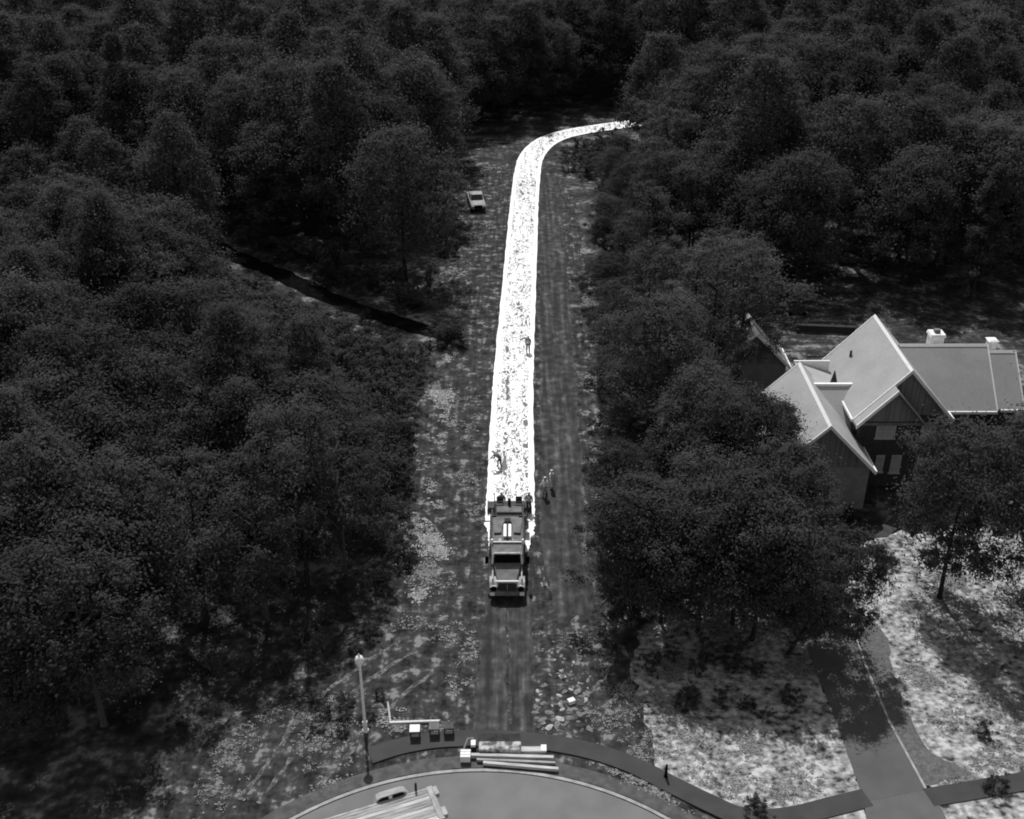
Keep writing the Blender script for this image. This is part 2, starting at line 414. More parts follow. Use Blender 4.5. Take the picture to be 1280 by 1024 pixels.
gable_block(26.9, 34.0, 75.3, 84.6, 6.1, 10.0, 'y', M_brick, M_siding)
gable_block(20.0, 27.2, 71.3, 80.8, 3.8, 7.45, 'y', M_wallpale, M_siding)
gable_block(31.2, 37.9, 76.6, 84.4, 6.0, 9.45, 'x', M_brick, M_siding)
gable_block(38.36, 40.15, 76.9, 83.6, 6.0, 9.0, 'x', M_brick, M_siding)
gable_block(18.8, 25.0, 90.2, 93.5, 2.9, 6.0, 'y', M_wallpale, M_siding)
# bay with its own small gable in front of the main block
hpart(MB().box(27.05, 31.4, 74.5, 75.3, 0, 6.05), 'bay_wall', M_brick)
hpart(MB().prism([(27.0, 6.06), (31.6, 6.06), (29.3, 8.6)], 1, 74.3, 75.28), 'bay_gable', M_siding)
hpart(MB().prism([(26.55, 5.71), (29.3, 8.74), (29.3, 8.94), (26.55, 5.91)], 1, 73.95, 74.84), 'bay_roof', M_roof)
hpart(MB().prism([(31.75, 5.9), (29.32, 8.62), (29.32, 8.86), (31.75, 6.14)], 1, 73.95, 75.28), 'bay_roof', M_roof)
hpart(MB().prism([(26.55, 5.62), (29.3, 8.66), (29.3, 9.0), (26.55, 5.98)], 1, 73.85, 73.95), 'rake_board', M_trim)
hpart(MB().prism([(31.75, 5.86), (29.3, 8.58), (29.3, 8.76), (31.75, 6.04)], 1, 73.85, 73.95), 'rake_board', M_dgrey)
hpart(MB().box(27.0, 34.0, 74.2, 74.3, 5.75, 6.0), 'belt_board', M_mid)
# windows: upper pair, lower pair
def window(x0, x1, z0, z1, y, panes=1):
    f = hpart(MB().box(x0, x1, y - .06, y, z0, z1), 'window', M_frame)
    w = (x1 - x0 - .08 * (panes + 1)) / panes
    for i in range(panes):
        a = x0 + .08 + i * (w + .08)
        hpart(MB().box(a, a + w, y - .075, y - .06, z0 + .08, (z0 + z1) / 2 - .03), 'pane', M_glass, f)
        hpart(MB().box(a, a + w, y - .075, y - .06, (z0 + z1) / 2 + .03, z1 - .08), 'pane', M_glass, f)
    hpart(MB().box(x0 - .08, x1 + .08, y - .14, y, z0 - .1, z0 - .002), 'window_sill', M_frame)
window(28.35, 29.85, 4.5, 5.7, 74.5, 2)
window(28.75, 29.4, 1.4, 2.9, 74.5, 1)
window(29.95, 30.75, 1.3, 2.9, 74.5, 1)
window(32.2, 33.4, 3.9, 5.4, 75.3, 2)
window(24.2, 25.2, 1.0, 2.5, 71.3, 1)
# connector roof between left wing and main block, small deck behind it
hpart(MB().box(25.0, 26.88, 75.6, 80.7, 0, 3.7), 'link_wall', M_wallpale)
hpart(MB().prism([(75.2, 3.6), (79.0, 6.55), (79.0, 6.78), (75.2, 3.83)], 0, 23.7, 27.6), 'link_roof', M_roof)
hpart(MB().box(23.7, 27.5, 78.9, 79.15, 6.7, 6.9), 'ridge_cap', M_trim)
hpart(MB().prism([(23.6, 6.9), (26.6, 6.0), (26.6, 5.8), (23.6, 6.6)], 1, 79.15, 82.9), 'link_roof', M_roof)
hpart(MB().box(23.6, 26.6, 82.9, 83.05, 5.7, 6.95), 'parapet', M_trim)
hpart(MB().prism([(26.0, 6.0), (26.7, 6.0), (26.3, 7.4)], 1, 80.2, 80.4), 'dormer_gable', M_brick)
# chimneys and roof vent pipes
ch = hpart(MB().box(34.0, 35.05, 81.2, 82.2, 7.0, 9.95), 'chimney', M_chim, bevel=.04)
hpart(MB().box(33.9, 35.15, 81.1, 82.3, 9.95, 10.17, .9), 'chimney_cap', M_white, ch)
hpart(MB().box(34.3, 34.75, 81.5, 81.9, 10.17, 10.45), 'flue', M_mid, ch)
# shoulders of the far chimney are narrower
ch2 = hpart(MB().box(38.75, 39.5, 81.2, 82.0, 7.0, 9.55, .8), 'chimney', M_chim)
hpart(MB().box(38.7, 39.55, 81.15, 82.05, 9.55, 9.65, .6), 'chimney_cap', M_white, ch2)
hpart(MB().tube([(28.1, 82.5, 7.2), (28.1, 82.5, 8.1)], .10), 'vent_pipe', M_dark)
hpart(MB().box(35.2, 36.4, 76.5, 76.6, .9, 2.6), 'window', M_frame)
hpart(MB().box(32.3, 33.3, 75.22, 75.3, .05, 2.2), 'door', M_frame)

# ------------------------------------------------------------------ vehicles and machines
def wheel(parent, x, y, r, w, m=M_tyre):
    o = MB().tube([(x - w / 2, y, r), (x - w * .35, y, r), (x + w * .35, y, r), (x + w / 2, y, r)], [r * .9, r, r, r * .9], 18).build('wheel', m, parent)
    s = 1 if x > 0 else -1
    MB().tube([(x + s * w * .5, y, r), (x + s * (w * .5 + .02), y, r)], [r * .55, r * .45], 14).build('rim', M_mid, o)
    MB().tube([(x + s * (w * .5 + .02), y, r), (x + s * (w * .5 + .08), y, r)], [r * .2, r * .16], 10).build('hub', M_dgrey, o)
    return o

tk = thing('dump_truck', 'asphalt dump truck with black windshield standing in front of the paver', 'truck', (-.33, 60.2, 0))
MB().box(-.45, .45, .35, 7.0, .6, .85).build('chassis', M_dark, tk)
MB().prism([(-1.2, .05), (-1.05, -.1), (1.05, -.1), (1.2, .05), (1.2, .25), (-1.2, .25)], 2, .45, .78).build('bumper', M_mid, tk, .02)
for s in (-1, 1): MB().box(s * 1.02 - .16, s * 1.02 + .16, -.16, -.06, .5, .76).build('bumper_end', M_white, tk, .02)
hood = MB()
hood.add([(-.62, .12, .85), (.62, .12, .85), (.95, 1.75, .9), (-.95, 1.75, .9), (-.62, .15, 1.42), (.62, .15, 1.42), (.95, 1.75, 1.82), (-.95, 1.75, 1.82)],
         [(0, 3, 2, 1), (4, 5, 6, 7), (0, 1, 5, 4), (1, 2, 6, 5), (2, 3, 7, 6), (3, 0, 4, 7)])
ho = hood.build('hood', M_mid, tk, .05)
MB().box(-.78, .78, .16, .30, 1.36, 1.50).build('hood_edge', M_white, ho, .02)
gr = MB().box(-.58, .58, .06, .125, .82, 1.34).build('grille', M_dark, tk)
for i in range(9): MB().box(-.54 + i * .132, -.50 + i * .132, .03, .06, .86, 1.3).build('grille_bar', M_dgrey if i != 4 else M_pale, gr)
for s in (-1, 1):
    f = MB().prism([(.05, .8), (.05, 1.05), (.35, 1.28), (1.0, 1.3), (1.35, 1.05), (1.35, .95), (1.0, 1.15), (.4, 1.12), (.2, .8)], 0, s * .66, s * 1.22).build('fender', M_pale, tk)
    MB().tube([(s * .93, .0, .95), (s * .93, .05, .95)], [.2, .2], 14).build('headlight', M_black, tk)
    MB().tube([(s * .93, .05, .95), (s * .93, .1, .95)], [.26, .26], 14).build('headlight_bezel', M_white, tk)
    a = MB().tube([(s * 1.0, 1.9, 1.75), (s * 1.42, 1.8, 1.95), (s * 1.42, 1.8, 2.3)], .03, 6).build('mirror_arm', M_dark, tk)
    MB().box(s * 1.42 - .12, s * 1.42 + .12, 1.74, 1.82, 1.8, 2.4).build('mirror', M_black, a, .02)
    wheel(tk, s * 1.0, .75, .5, .32)
    for y in (4.6, 5.9):
        wheel(tk, s * .98, y, .5, .5)
    st = MB().tube([(s * 1.08, 3.02, .9), (s * 1.08, 3.02, 2.95)], .08, 10).build('exhaust_stack', M_white, tk)
cab = MB().prism([(1.7, .85), (1.72, 1.82), (1.98, 2.52), (2.95, 2.6), (2.98, .85)], 0, -1.08, 1.08).build('cab', M_mid, tk, .05)
ws = MB().add([(-.92, 1.70, 1.9), (.92, 1.70, 1.9), (.86, 1.90, 2.44), (-.86, 1.90, 2.44), (-.92, 1.80, 1.88), (.92, 1.80, 1.88), (.86, 2.0, 2.42), (-.86, 2.0, 2.42)],
               [(0, 1, 2, 3), (7, 6, 5, 4), (0, 4, 5, 1), (1, 5, 6, 2), (2, 6, 7, 3), (3, 7, 4, 0)]).build('windshield', M_black, cab)
for s in (-1, 1):
    MB().tube([(s * 1.04, 1.68, 1.84), (s * .98, 1.95, 2.52)], .06, 6).build('pillar', M_white, cab)
    MB().box(s * 1.08, s * 1.1, 2.0, 2.75, 1.85, 2.35).build('side_window', M_black, cab)
    MB().box(s * 1.0 - .05, s * 1.0 + .05, .35, 1.75, 1.42, 1.55).build('hood_rail', M_pale, tk)
MB().box(-.9, .9, 1.86, 2.02, 2.5, 2.6).build('sun_visor', M_pale, cab)
# dump body
bd = MB().box(-1.2, 1.2, 3.15, 7.2, .95, 1.1).build('dump_bed', M_dgrey, tk)
for s in (-1, 1):
    w_ = MB().prism([(3.15, 1.1), (7.2, 1.1), (7.2, 2.2), (3.15, 2.45)], 0, s * 1.12, s * 1.22).build('bed_side', M_dgrey, tk)
    for i in range(5): MB().box(s * 1.22, s * 1.28, 3.35 + i * .9, 3.45 + i * .9, 1.1, 2.2).build('side_rib', M_dgrey, w_)
hb = MB().box(-1.12, 1.12, 3.1, 3.2, 1.1, 2.7).build('headboard', M_dgrey, tk)
MB().box(-1.2, 1.2, 3.04, 3.12, 2.62, 2.72).build('headboard_rim', M_white, hb)
for i in range(5): MB().box(-.9 + i * .42, -.72 + i * .42, 3.03, 3.1, 2.2, 2.6).build('headboard_rib', M_pale if i % 2 else M_mid, hb)
MB().box(-1.12, 1.12, 7.12, 7.22, 1.1, 2.1).build('tailgate', M_dgrey, tk)
ld = MB().box(-1.1, 1.1, 3.25, 7.1, 1.1, 2.0).build('load', M_mid, tk)
MB().prism([(-.95, 4.9), (-1.02, 6.3), (-.8, 6.95), (.8, 6.95), (1.02, 6.3), (.95, 4.9), (.45, 4.95), (.3, 6.2), (-.3, 6.2), (-.45, 4.95)], 2, 2.0, 2.16).build('bed_cover', M_mid, tk)
for s in (-1, 1): MB().box(s * .17 - .11, s * .17 + .11, 4.4, 5.95, 2.0, 2.22).build('hot_load_strip', M_hotedge, tk, .03)
MB().box(-.05, .05, 4.0, 6.3, 2.0, 2.3).build('bed_spine', M_dark, tk)
MB().box(-.22, .22, 6.1, 6.5, 2.16, 2.34).build('bed_latch', M_dark, tk)
for s in (-1, 1): MB().add([(s * .25, 3.5, 2.0), (s * .7, 3.5, 2.0), (s * .62, 4.3, 2.1), (s * .4, 4.2, 2.1), (s * .25, 3.5, 2.12), (s * .7, 3.5, 2.12), (s * .62, 4.3, 2.2), (s * .4, 4.2, 2.2)],
    [(0, 1, 2, 3), (4, 7, 6, 5), (0, 4, 5, 1), (1, 5, 6, 2), (2, 6, 7, 3), (3, 7, 4, 0)]).build('bed_flap', M_tarp, tk)

pv = thing('asphalt_paver', 'tracked asphalt paver with wide screed laying the glowing white mat', 'paver', (-.2, 67.6, 0))
for s in (-1, 1):
    MB().prism([(.3, .12), (.6, 0.05), (2.6, 0.05), (2.9, .12), (2.9, .5), (2.6, .62), (.6, .62), (.3, .5)], 0, s * .75, s * 1.1).build('track', M_tyre, pv)
    MB().add([(s * .5, 0, .5), (s * 1.4, 0, .8), (s * 1.4, 1.0, .8), (s * .5, 1.0, .5), (s * .5, 0, .42), (s * 1.45, 0, .74), (s * 1.45, 1.0, .74), (s * .5, 1.0, .42)],
             [(0, 1, 2, 3), (7, 6, 5, 4), (0, 4, 5, 1), (1, 5, 6, 2), (2, 6, 7, 3), (3, 7, 4, 0)]).build('hopper_wing', M_dark, pv)
    MB().box(s * 1.62, s * 1.70, 2.9, 4.2, .07, .45).build('end_plate', M_dgrey, pv)
    MB().tube([(s * 1.2, 1.2, .5), (s * 1.35, 3.2, .35)], .07, 8).build('tow_arm', M_dgrey, pv)
    se = MB().box(s * .72 - .25, s * .72 + .25, 2.1, 2.6, 1.3, 1.42).build('seat', M_dgrey, pv, .03)
    MB().box(s * .72 - .25, s * .72 + .25, 2.58, 2.68, 1.42, 1.85).build('seat_back', M_dgrey, se, .03)
    MB().tube([(s * 1.12, 1.3, 1.3), (s * 1.12, 1.3, 2.0), (s * 1.12, 2.8, 2.0), (s * 1.12, 2.8, 1.3)], .03, 6).build('handrail', M_dgrey, pv)
MB().box(-1.15, 1.15, 1.0, 2.9, .6, 1.3).build('tractor_body', M_dgrey, pv, .06)
MB().box(-.95, .95, 1.05, 1.9, 1.3, 1.5).build('engine_hood', M_mid, pv, .05)
MB().box(-.12, .12, 1.95, 2.2, 1.3, 2.0).build('console', M_dark, pv, .03)
MB().box(-1.6, 1.6, 3.05, 3.75, .12, .5).build('screed', M_dgrey, pv, .03)
MB().box(-1.65, 1.65, 3.8, 4.15, .3, .38).build('walkway', M_dgrey, pv)
MB().box(-.35, .35, 3.2, 4.0, .5, .58).build('screed_plate', M_white, pv)
MB().box(-.08, .0, 3.1, 4.1, .58, .66).build('screed_rib', M_dgrey, pv)

# parked pickup beside the far part of the lane, facing the near end
def pickup(name, label, loc, rz, bodym, roofm):
    p = thing(name, label, 'pickup truck', loc, rz)
    MB().prism([(0, .5), (0, .95), (.15, 1.05), (1.5, 1.18), (5.3, 1.18), (5.35, .5)], 0, -.98, .98).build('body', bodym, p, .06)
    cb = MB().prism([(1.45, 1.15), (2.1, 1.82), (3.3, 1.86), (3.7, 1.15)], 0, -.85, .85).build('cab', roofm, p, .07)
    MB().add([(-.76, 1.50, 1.23), (.76, 1.50, 1.23), (.7, 2.0, 1.78), (-.7, 2.0, 1.78), (-.76, 1.6, 1.2), (.76, 1.6, 1.2), (.7, 2.1, 1.75), (-.7, 2.1, 1.75)],
             [(0, 1, 2, 3), (7, 6, 5, 4), (0, 4, 5, 1), (1, 5, 6, 2), (2, 6, 7, 3), (3, 7, 4, 0)]).build('windshield', M_dark, cb)
    for s in (-1, 1):
        MB().prism([(1.9, 1.25), (2.25, 1.72), (3.2, 1.74), (3.4, 1.25)], 0, s * .84, s * .87).build('side_window', M_black, cb)
        MB().box(s * .72 - .18, s * .72 + .18, -.03, .03, .78, .95).build('headlight', M_white, p)
        MB().box(s * 1.08 - .1, s * 1.08 + .1, 1.75, 1.83, 1.2, 1.38).build('mirror', M_dark, p)
        for y in (.95, 4.3): wheel(p, s * .86, y, .38, .26)
    MB().box(-.5, .5, -.04, .02, .62, .95).build('grille', M_black, p)
    MB().box(-.95, .95, -.12, .05, .42, .6).build('bumper', M_dark, p, .03)
    MB().box(-.82, .82, 3.75, 5.2, 1.16, 1.2).build('cargo_bed', M_dgrey, p)
    return p
q = G(598, 266)
pickup('pickup_truck', 'pale pickup truck parked on the cleared soil beside the curve of the hot lane', (q.x, q.y, 0.01), rad(8), M_pale, M_pale)

# ------------------------------------------------------------------ workers
def person(name, label, loc, rz, pose='stand', shirt=M_cloth, trousers=M_clothd, tool=False):
    p = thing(name, label, 'person', loc, rz, None)
    if pose == 'bend':
        J = dict(pel=(0, .1, .92), chest=(0, -.25, 1.25), neck=(0, -.38, 1.38), head=(0, -.46, 1.46), top=(0, -.52, 1.56))
        arms = {s: [(s * .19, -.3, 1.30), (s * .24, -.42, 1.05), (s * .10, -.62, .95), (s * .08, -.68, .93)] for s in (-1, 1)}
        legs = {s: [(s * .1, .1, .88), (s * .16, .0 + s * .12, .48), (s * .18, .08 + s * .16, .07), (s * .19, -.08 + s * .16, .04)] for s in (-1, 1)}
    else:
        J = dict(pel=(0, 0, .95), chest=(0, .01, 1.30), neck=(0, 0, 1.50), head=(0, -.02, 1.58), top=(0, -.01, 1.70))
        o = .10 if pose == 'walk' else 0.0
        arms = {s: [(s * .20, .01, 1.42), (s * .27, .03 + s * o, 1.14), (s * .24, -.08 + s * o * 2, .90), (s * .24, -.10 + s * o * 2, .82)] for s in (-1, 1)}
        legs = {s: [(s * .1, 0, .9), (s * .12, -.03 - s * o * 1.5, .5), (s * .13, .03 - s * o * 2.5, .07), (s * .14, -.12 - s * o * 2.5, .04)] for s in (-1, 1)}
    V, E, Rr = [], [], []
    def av(c, r): V.append(c); Rr.append(r); return len(V) - 1
    pel = av(J['pel'], .16); ch_ = av(J['chest'], .17); nk = av(J['neck'], .065); hd = av(J['head'], .10); tp = av(J['top'], .085)
    E += [(pel, ch_), (ch_, nk), (nk, hd), (hd, tp)]
    for s in (-1, 1):
        prev = ch_
        for c, r in zip(arms[s], (.075, .058, .040, .042)):
            k = av(c, r); E.append((prev, k)); prev = k
        hx, hy, hz = arms[s][3]
        for i, (dx, L_) in enumerate(((-.03, .075), (-.01, .09), (.012, .085), (.032, .065))):
            k = av((hx + dx, hy - .02, hz - .05), .009); E.append((prev, k)); k2 = av((hx + dx, hy - .035, hz - .05 - L_ * .6), .008); E.append((k, k2))
        k = av((hx - s * .05, hy - .03, hz - .02), .010); E.append((prev, k)); k2 = av((hx - s * .06, hy - .05, hz - .06), .009); E.append((k, k2))
        prev = pel
        for c, r in zip(legs[s], (.10, .075, .055, .05)):
            k = av(c, r); E.append((prev, k)); prev = k
    me = bpy.data.meshes.new('body'); me.from_pydata(V, E, []); me.update()
    ob = bpy.data.objects.new('body_skin', me); COL.objects.link(ob)
    md = ob.modifiers.new('skin', 'SKIN'); 
    for i, sv in enumerate(me.skin_vertices[0].data): sv.radius = (Rr[i] * 1.15, Rr[i] * 1.15); sv.use_root = (i == 0)
    ob.modifiers.new('sub', 'SUBSURF').levels = 1
    dg = bpy.context.evaluated_depsgraph_get()
    m2 = bpy.data.meshes.new_from_object(ob.evaluated_get(dg)); m2.name = 'body'
    bpy.data.objects.remove(ob)
    m2.materials.clear()
    for mm in (trousers, shirt, M_skin, M_tyre): m2.materials.append(mm)
    head_z = J['neck'][2]
    for poly in m2.polygons:
        c = poly.center; mi = 1
        if pose == 'bend':
            mi = 0 if c.z < .95 and c.y > -.3 else 1
            if c.y < -.36 and c.z > 1.36: mi = 2
            if c.y < -.58 and c.z < 1.1: mi = 2
        else:
            mi = 0 if c.z < .98 and abs(c.x) < .215 else 1
            if c.z > 1.5: mi = 2
            if abs(c.x) > .19 and c.z < .92: mi = 2
        if c.z < .1: mi = 3
        poly.material_index = mi; poly.use_smooth = True
    link('body', m2, None, p)
    tx, ty, tz = J['top']; hx, hy, hz = J['head']
    MB().lathe([(tz - .02, .135), (tz, .115), (tz + .05, .10), (tz + .08, .05)], 12, (tx, ty)).build('hard_hat', M_hat, p, smooth=True)
    if pose != 'bend':
        MB().lathe([(1.0, .165), (1.2, .185), (1.38, .19), (1.46, .14)], 12, (0, .005)).build('vest', M_vest, p, smooth=True)
        for s in (-1, 1): MB().box(s * .04 - .014, s * .04 + .014, -.125, -.105, 1.59, 1.61).build('eye', M_black, p)
        MB().prism([(-.115, 1.60), (-.14, 1.555), (-.11, 1.55)], 0, -.015, .015).build('nose', M_skin, p)
    if tool:
        MB().tube([(.08, -.55, 1.05), (.02, -1.5, .12)], .018, 6).build('rake_handle', M_dark, p)
        MB().box(-.35, .4, -1.56, -1.5, .06, .16).build('rake_head', M_dark, p)
    return p
def wp(u, v): q = G(u, v); return (q.x, q.y, 0.055)
q = wp(689, 611); person('person', 'worker in pale vest standing on bare soil, farther from the lane edge', (q[0], q[1], .014), rad(70), 'stand', M_vest, M_vest)
q = wp(681, 620); person('person', 'worker mid stride on bare soil close to the lane edge', (q[0], q[1], .014), rad(-60), 'walk', M_vest, M_cloth)
person('person', 'worker bending over a rake at the ditch side edge of the hot mat', wp(624, 585), rad(-90), 'bend', M_cloth, M_clothd, True)
person('person', 'worker in dark clothes standing alone on the hot mat far behind the paver', wp(660, 441), rad(180), 'stand', M_clothd, M_clothd)
person('person', 'screed operator standing at the ditch side rear corner of the paver', wp(627, 640), rad(180), 'stand', M_cloth, M_clothd)
person('person', 'screed operator standing at the soil track side rear corner of the paver', wp(661, 640), rad(170), 'stand', M_cloth, M_clothd)

# ------------------------------------------------------------------ street furniture and site clutter
q = G(457, 914)
lp = thing('street_lamp', 'pale post top street lamp with acorn globe beside the sidewalk end', 'street lamp', (q.x, q.y, 0))
MB().lathe([(0, .2), (.12, .2), (.16, .15), (.7, .13), (.76, .16), (.84, .09)], 12).build('base', M_white, lp)
MB().lathe([(.84, .10), (5.1, .075)], 10).build('post', M_white, lp)
MB().lathe([(5.1, .06), (5.16, .14), (5.24, .14), (5.28, .09)], 12).build('fitter', M_white, lp)
MB().lathe([(5.28, .10), (5.36, .24), (5.55, .28), (5.75, .2), (5.85, .08)], 14).build('globe', M_white, lp, smooth=True)
MB().lathe([(5.85, .08), (5.92, .05), (6.02, .02)], 10).build('finial', M_white, lp)

for (u, v, tm, lab) in ((519, 921, M_white, 'small square table with a white top behind the sidewalk'),
                        (543, 918, M_mid, 'small square table with a grey top and dark front edge beside the white one'),
                        (561, 917, M_dgrey, 'small square table with a dark grey top nearest the road plate')):
    q = G(u, v); t = thing('small_table', lab, 'table', (q.x, q.y, 0.0), rad(2), 'small tables by the sidewalk')
    MB().box(-.3, .3, -.3, .3, .66, .70).build('tabletop', tm, t, .01)
    MB().box(-.28, .28, -.305, -.30, .60, .66).build('apron_board', M_dark, t)
    for a in (-.26, .26):
        for b in (-.26, .26): MB().box(a - .02, a + .02, b - .02, b + .02, 0, .66).build('leg', M_dark, t)
a, b = G(487, 905), G(549, 903)
bar = thing('pole', 'long pale pole lying on the soil behind the small tables', 'pole', (a.x, a.y, 0))
MB().tube([(0, 0, .10), (b.x - a.x, b.y - a.y, .10)], .085, 8).build('shaft', M_white, bar)
MB().tube([(b.x - a.x, b.y - a.y, .10), (b.x - a.x + .08, b.y - a.y, .10)], .11, 8).build('end_collar', M_pale, bar)
a, b = G(485, 880), G(488, 903)
bar = thing('pole', 'short pale pole lying on the soil at right angles to the long one', 'pole', (a.x, a.y, 0))
MB().tube([(0, 0, .08), (b.x - a.x, b.y - a.y, .08)], .06, 8).build('shaft', M_wood, bar)
MB().tube([(-.02, .06, .08), (0, 0, .08)], .08, 8).build('end_collar', M_pale, bar)

# steel road plate and stack of timber on the sidewalk in front of the cleared strip
pl = [G(597, 919).xy, G(650, 919).xy, G(650, 932).xy, G(598, 932).xy]
o = MB().prism([(p.x, p.y) for p in pl], 2, .092, .13).build('road_plate', M_dark, None, .01)
tag(o, 'dark steel road plate lying flat across the sidewalk', 'steel plate')
q = G(625, 940)
ps = thing('pallet_stack', 'low pallet load under a mottled tarp in front of the steel plate', 'pallet', (q.x, q.y, 0.1))
MB().box(-1.22, 1.22, -.36, .36, .12, .42).build('tarp', M_tarp, ps, .05)
for y in (-.3, 0, .3): MB().box(-1.2, 1.2, y - .05, y + .05, 0, .12).build('skid', M_wood, ps)
def beam(u0, v0, u1, v1, w, h, m, lab, z=.1):
    a, b = G(u0, v0), G(u1, v1); L = (b - a).length
    t = MB().box(0, L, -w / 2, w / 2, 0, h).build('timber_beam', m, None, .012)
    t.location = (a.x, a.y, z); t.rotation_euler = (0, 0, math.atan2(b.y - a.y, b.x - a.x))
    return tag(t, lab, 'beam', 'timber beams in the stack')
beam(588, 948, 692, 951, .22, .24, M_wood, 'pale timber beam directly against the tarped pallet')
beam(596, 953, 694, 957, .16, .18, M_plank, 'worn grey timber beam in the middle of the three')
beam(604, 957, 698, 965, .20, .20, M_wood, 'pale timber beam nearest the kerb of the turning circle')
q = G(582, 950); cr = thing('crate', 'bright square crate at the end of the timber beams', 'crate', (q.x, q.y, .1))
MB().box(-.28, .28, -.3, .3, 0, .42).build('crate_body', M_white, cr, .015)
for i in range(3): MB().box(-.29, .29, -.29 + i * .21, -.13 + i * .21, .42, .445).build('lid_board', M_white, cr)
q = G(587, 934); fr = thing('pipe_frame', 'small bent pipe frame leaning by the bright crate', 'frame', (q.x, q.y, .09))
MB().tube([(-.35, -.3, 0), (-.1, .25, .35), (.2, .3, .35), (.25, -.1, 0)], .045, 8).build('bent_pipe', M_pale, fr)
MB().box(.08, .36, -.22, .22, .1, .3).build('bracket', M_white, fr, .02)
q = G(667, 941); bx_ = thing('crate', 'flat pale box of boards beside the tarped pallet', 'crate', (q.x, q.y, .1))
MB().box(-.72, .72, -.2, .2, 0, .22).build('crate_body', M_wood, bx_, .01)
MB().box(.42, .74, -.26, .22, .22, .34).build('lid_board', M_white, bx_, .01)

# flat equipment trailer standing in the turning circle
c0, c1 = G(548, 1003, .6), G(412, 1045, .6)
ang = math.atan2(c0.y - c1.y, c0.x - c1.x); L = 7.2
tr = thing('flatbed_trailer', 'flat equipment trailer with worn plank deck in the turning circle', 'trailer', (c0.x, c0.y, .02), ang)
for i in range(9):
    y = -1.05 + i * .235
    MB().box(-L, -.35, y, y + .215, .56, .62).build('deck_plank', M_plank if i % 3 else M_wood, tr)
for y in (-1.12, 1.08): MB().box(-L, -.2, y - .06, y + .06, .42, .64).build('side_rail', M_white if y < 0 else M_pale, tr)
MB().box(-.34, 0, -1.2, 1.2, .45, .66).build('tail_beam', M_pale, tr, .02)
for y in (-.75, .75):
    MB().box(-.05, .22, y - .3, y + .3, .40, .72).build('ramp', M_pale, tr, .02)
for s in (-1, 1):
    fe = MB()
    pts = [(-3.3, .45), (-3.1, .82), (-2.9, .92), (-1.7, .92), (-1.5, .82), (-1.3, .45), (-1.38, .45), (-1.56, .76), (-1.74, .86), (-2.86, .86), (-3.04, .76), (-3.22, .45)]
    fe.prism(pts, 1, s * 1.16, s * 1.55).build('fender', M_pale, tr)
    for x in (-2.75, -1.85):
        o = MB().tube([(x, s * 1.2, .38), (x, s * 1.46, .38)], .36, 16).build('wheel', M_tyre, tr)
        MB().tube([(x, s * 1.46, .38), (x, s * 1.48, .38)], .2, 12).build('rim', M_pale, o)
MB().tube([(-.9, 1.22, .6), (-.9, 1.22, 1.15)], .07, 8).build('stake', M_dark, tr)
MB().prism([(-L, -1.0), (-L, 1.0), (-L - 1.6, .08), (-L - 1.6, -.08)], 2, .45, .55).build('drawbar', M_pale, tr)

# cones, bucket, box
def cone(u, v, lab):
    q = G(u, v); c = thing('traffic_cone', lab, 'traffic cone', (q.x, q.y, 0.014), rad(R.uniform(0, 90)))
    MB().box(-.2, .2, -.2, .2, 0, .04).build('foot', M_pale, c)
    MB().lathe([(.04, .16), (.55, .04), (.6, .03)], 12).build('cone_body', M_white, c)
    MB().lathe([(.28, .108), (.40, .082)], 12).build('band', M_pale, c)
cone(703, 846, 'white traffic cone standing on soil beside the wheel tracks')
cone(680, 731, 'white traffic cone beside the dump truck')
q = G(714, 879); o = thing('plastic_box', 'small white box left on the rubble heap', 'box', (q.x, q.y, 0), rad(25))
MB().box(-.2, .2, -.15, .15, 0, .26).build('box_body', M_white, o, .02); MB().box(-.22, .22, -.17, .17, .26, .3).build('lid', M_white, o, .01)

# back garden: low dark wall and bench behind the house
a, b = G(994, 414), G(1068, 417)
gw = thing('garden_wall', 'low dark garden wall behind the house', 'wall', (a.x, a.y, 0), math.atan2(b.y - a.y, b.x - a.x))
L = (b - a).length
MB().box(0, L, -.2, .2, 0, .7).build('wall_body', M_brick, gw)
MB().box(-.05, L + .05, -.25, .25, .7, .78).build('coping', M_dark, gw)
q = G(996, 394); bn = thing('bench', 'dark garden bench standing behind the low garden wall', 'bench', (q.x, q.y, 0.03))
for y in (-.2, 0, .2): MB().box(-.9, .9, y - .08, y + .08, .42, .47).build('seat_slat', M_dark, bn)
for s in (-.75, .75): MB().box(s - .12, s + .12, -.3, .3, 0, .42).build('leg', M_black, bn)
for z in (.6, .78): MB().box(-.9, .9, .28, .33, z, z + .12).build('back_slat', M_dark, bn)

# rocks of the rubble heap in front of the sidewalk
def rock(u, v, r, m, lab, seed):
    rr = random.Random(seed); bm = bmesh.new(); bmesh.ops.create_icosphere(bm, subdivisions=2, radius=1)
    for w in bm.verts: w.co *= rr.uniform(.75, 1.15); w.co.z *= .32; w.co.x *= 1.7
    me = bpy.data.meshes.new('rock'); bm.to_mesh(me); bm.free()
    o = link('rock', me, m); q = G(u, v); o.location = (q.x, q.y, r * .15); o.scale = (r, r, r); o.rotation_euler = (0, 0, rr.uniform(0, 6))
    return tag(o, lab, 'rock', 'rocks of the rubble heap')
for i in range(110):
    u, v = R.uniform(668, 738), R.uniform(800, 914)
    rock(u, v, R.uniform(.05, .15) * (1.3 if v > 865 else .8), R.choice([M_mid, M_mid, M_twig, M_dgrey, M_pale]), 'rough stone in the rubble heap behind the curved sidewalk', 100 + i)

# ------------------------------------------------------------------ vegetation
def rand_unit(n):
    v = NR.normal(size=(n, 3)); return v / np.linalg.norm(v, axis=1, keepdims=True)

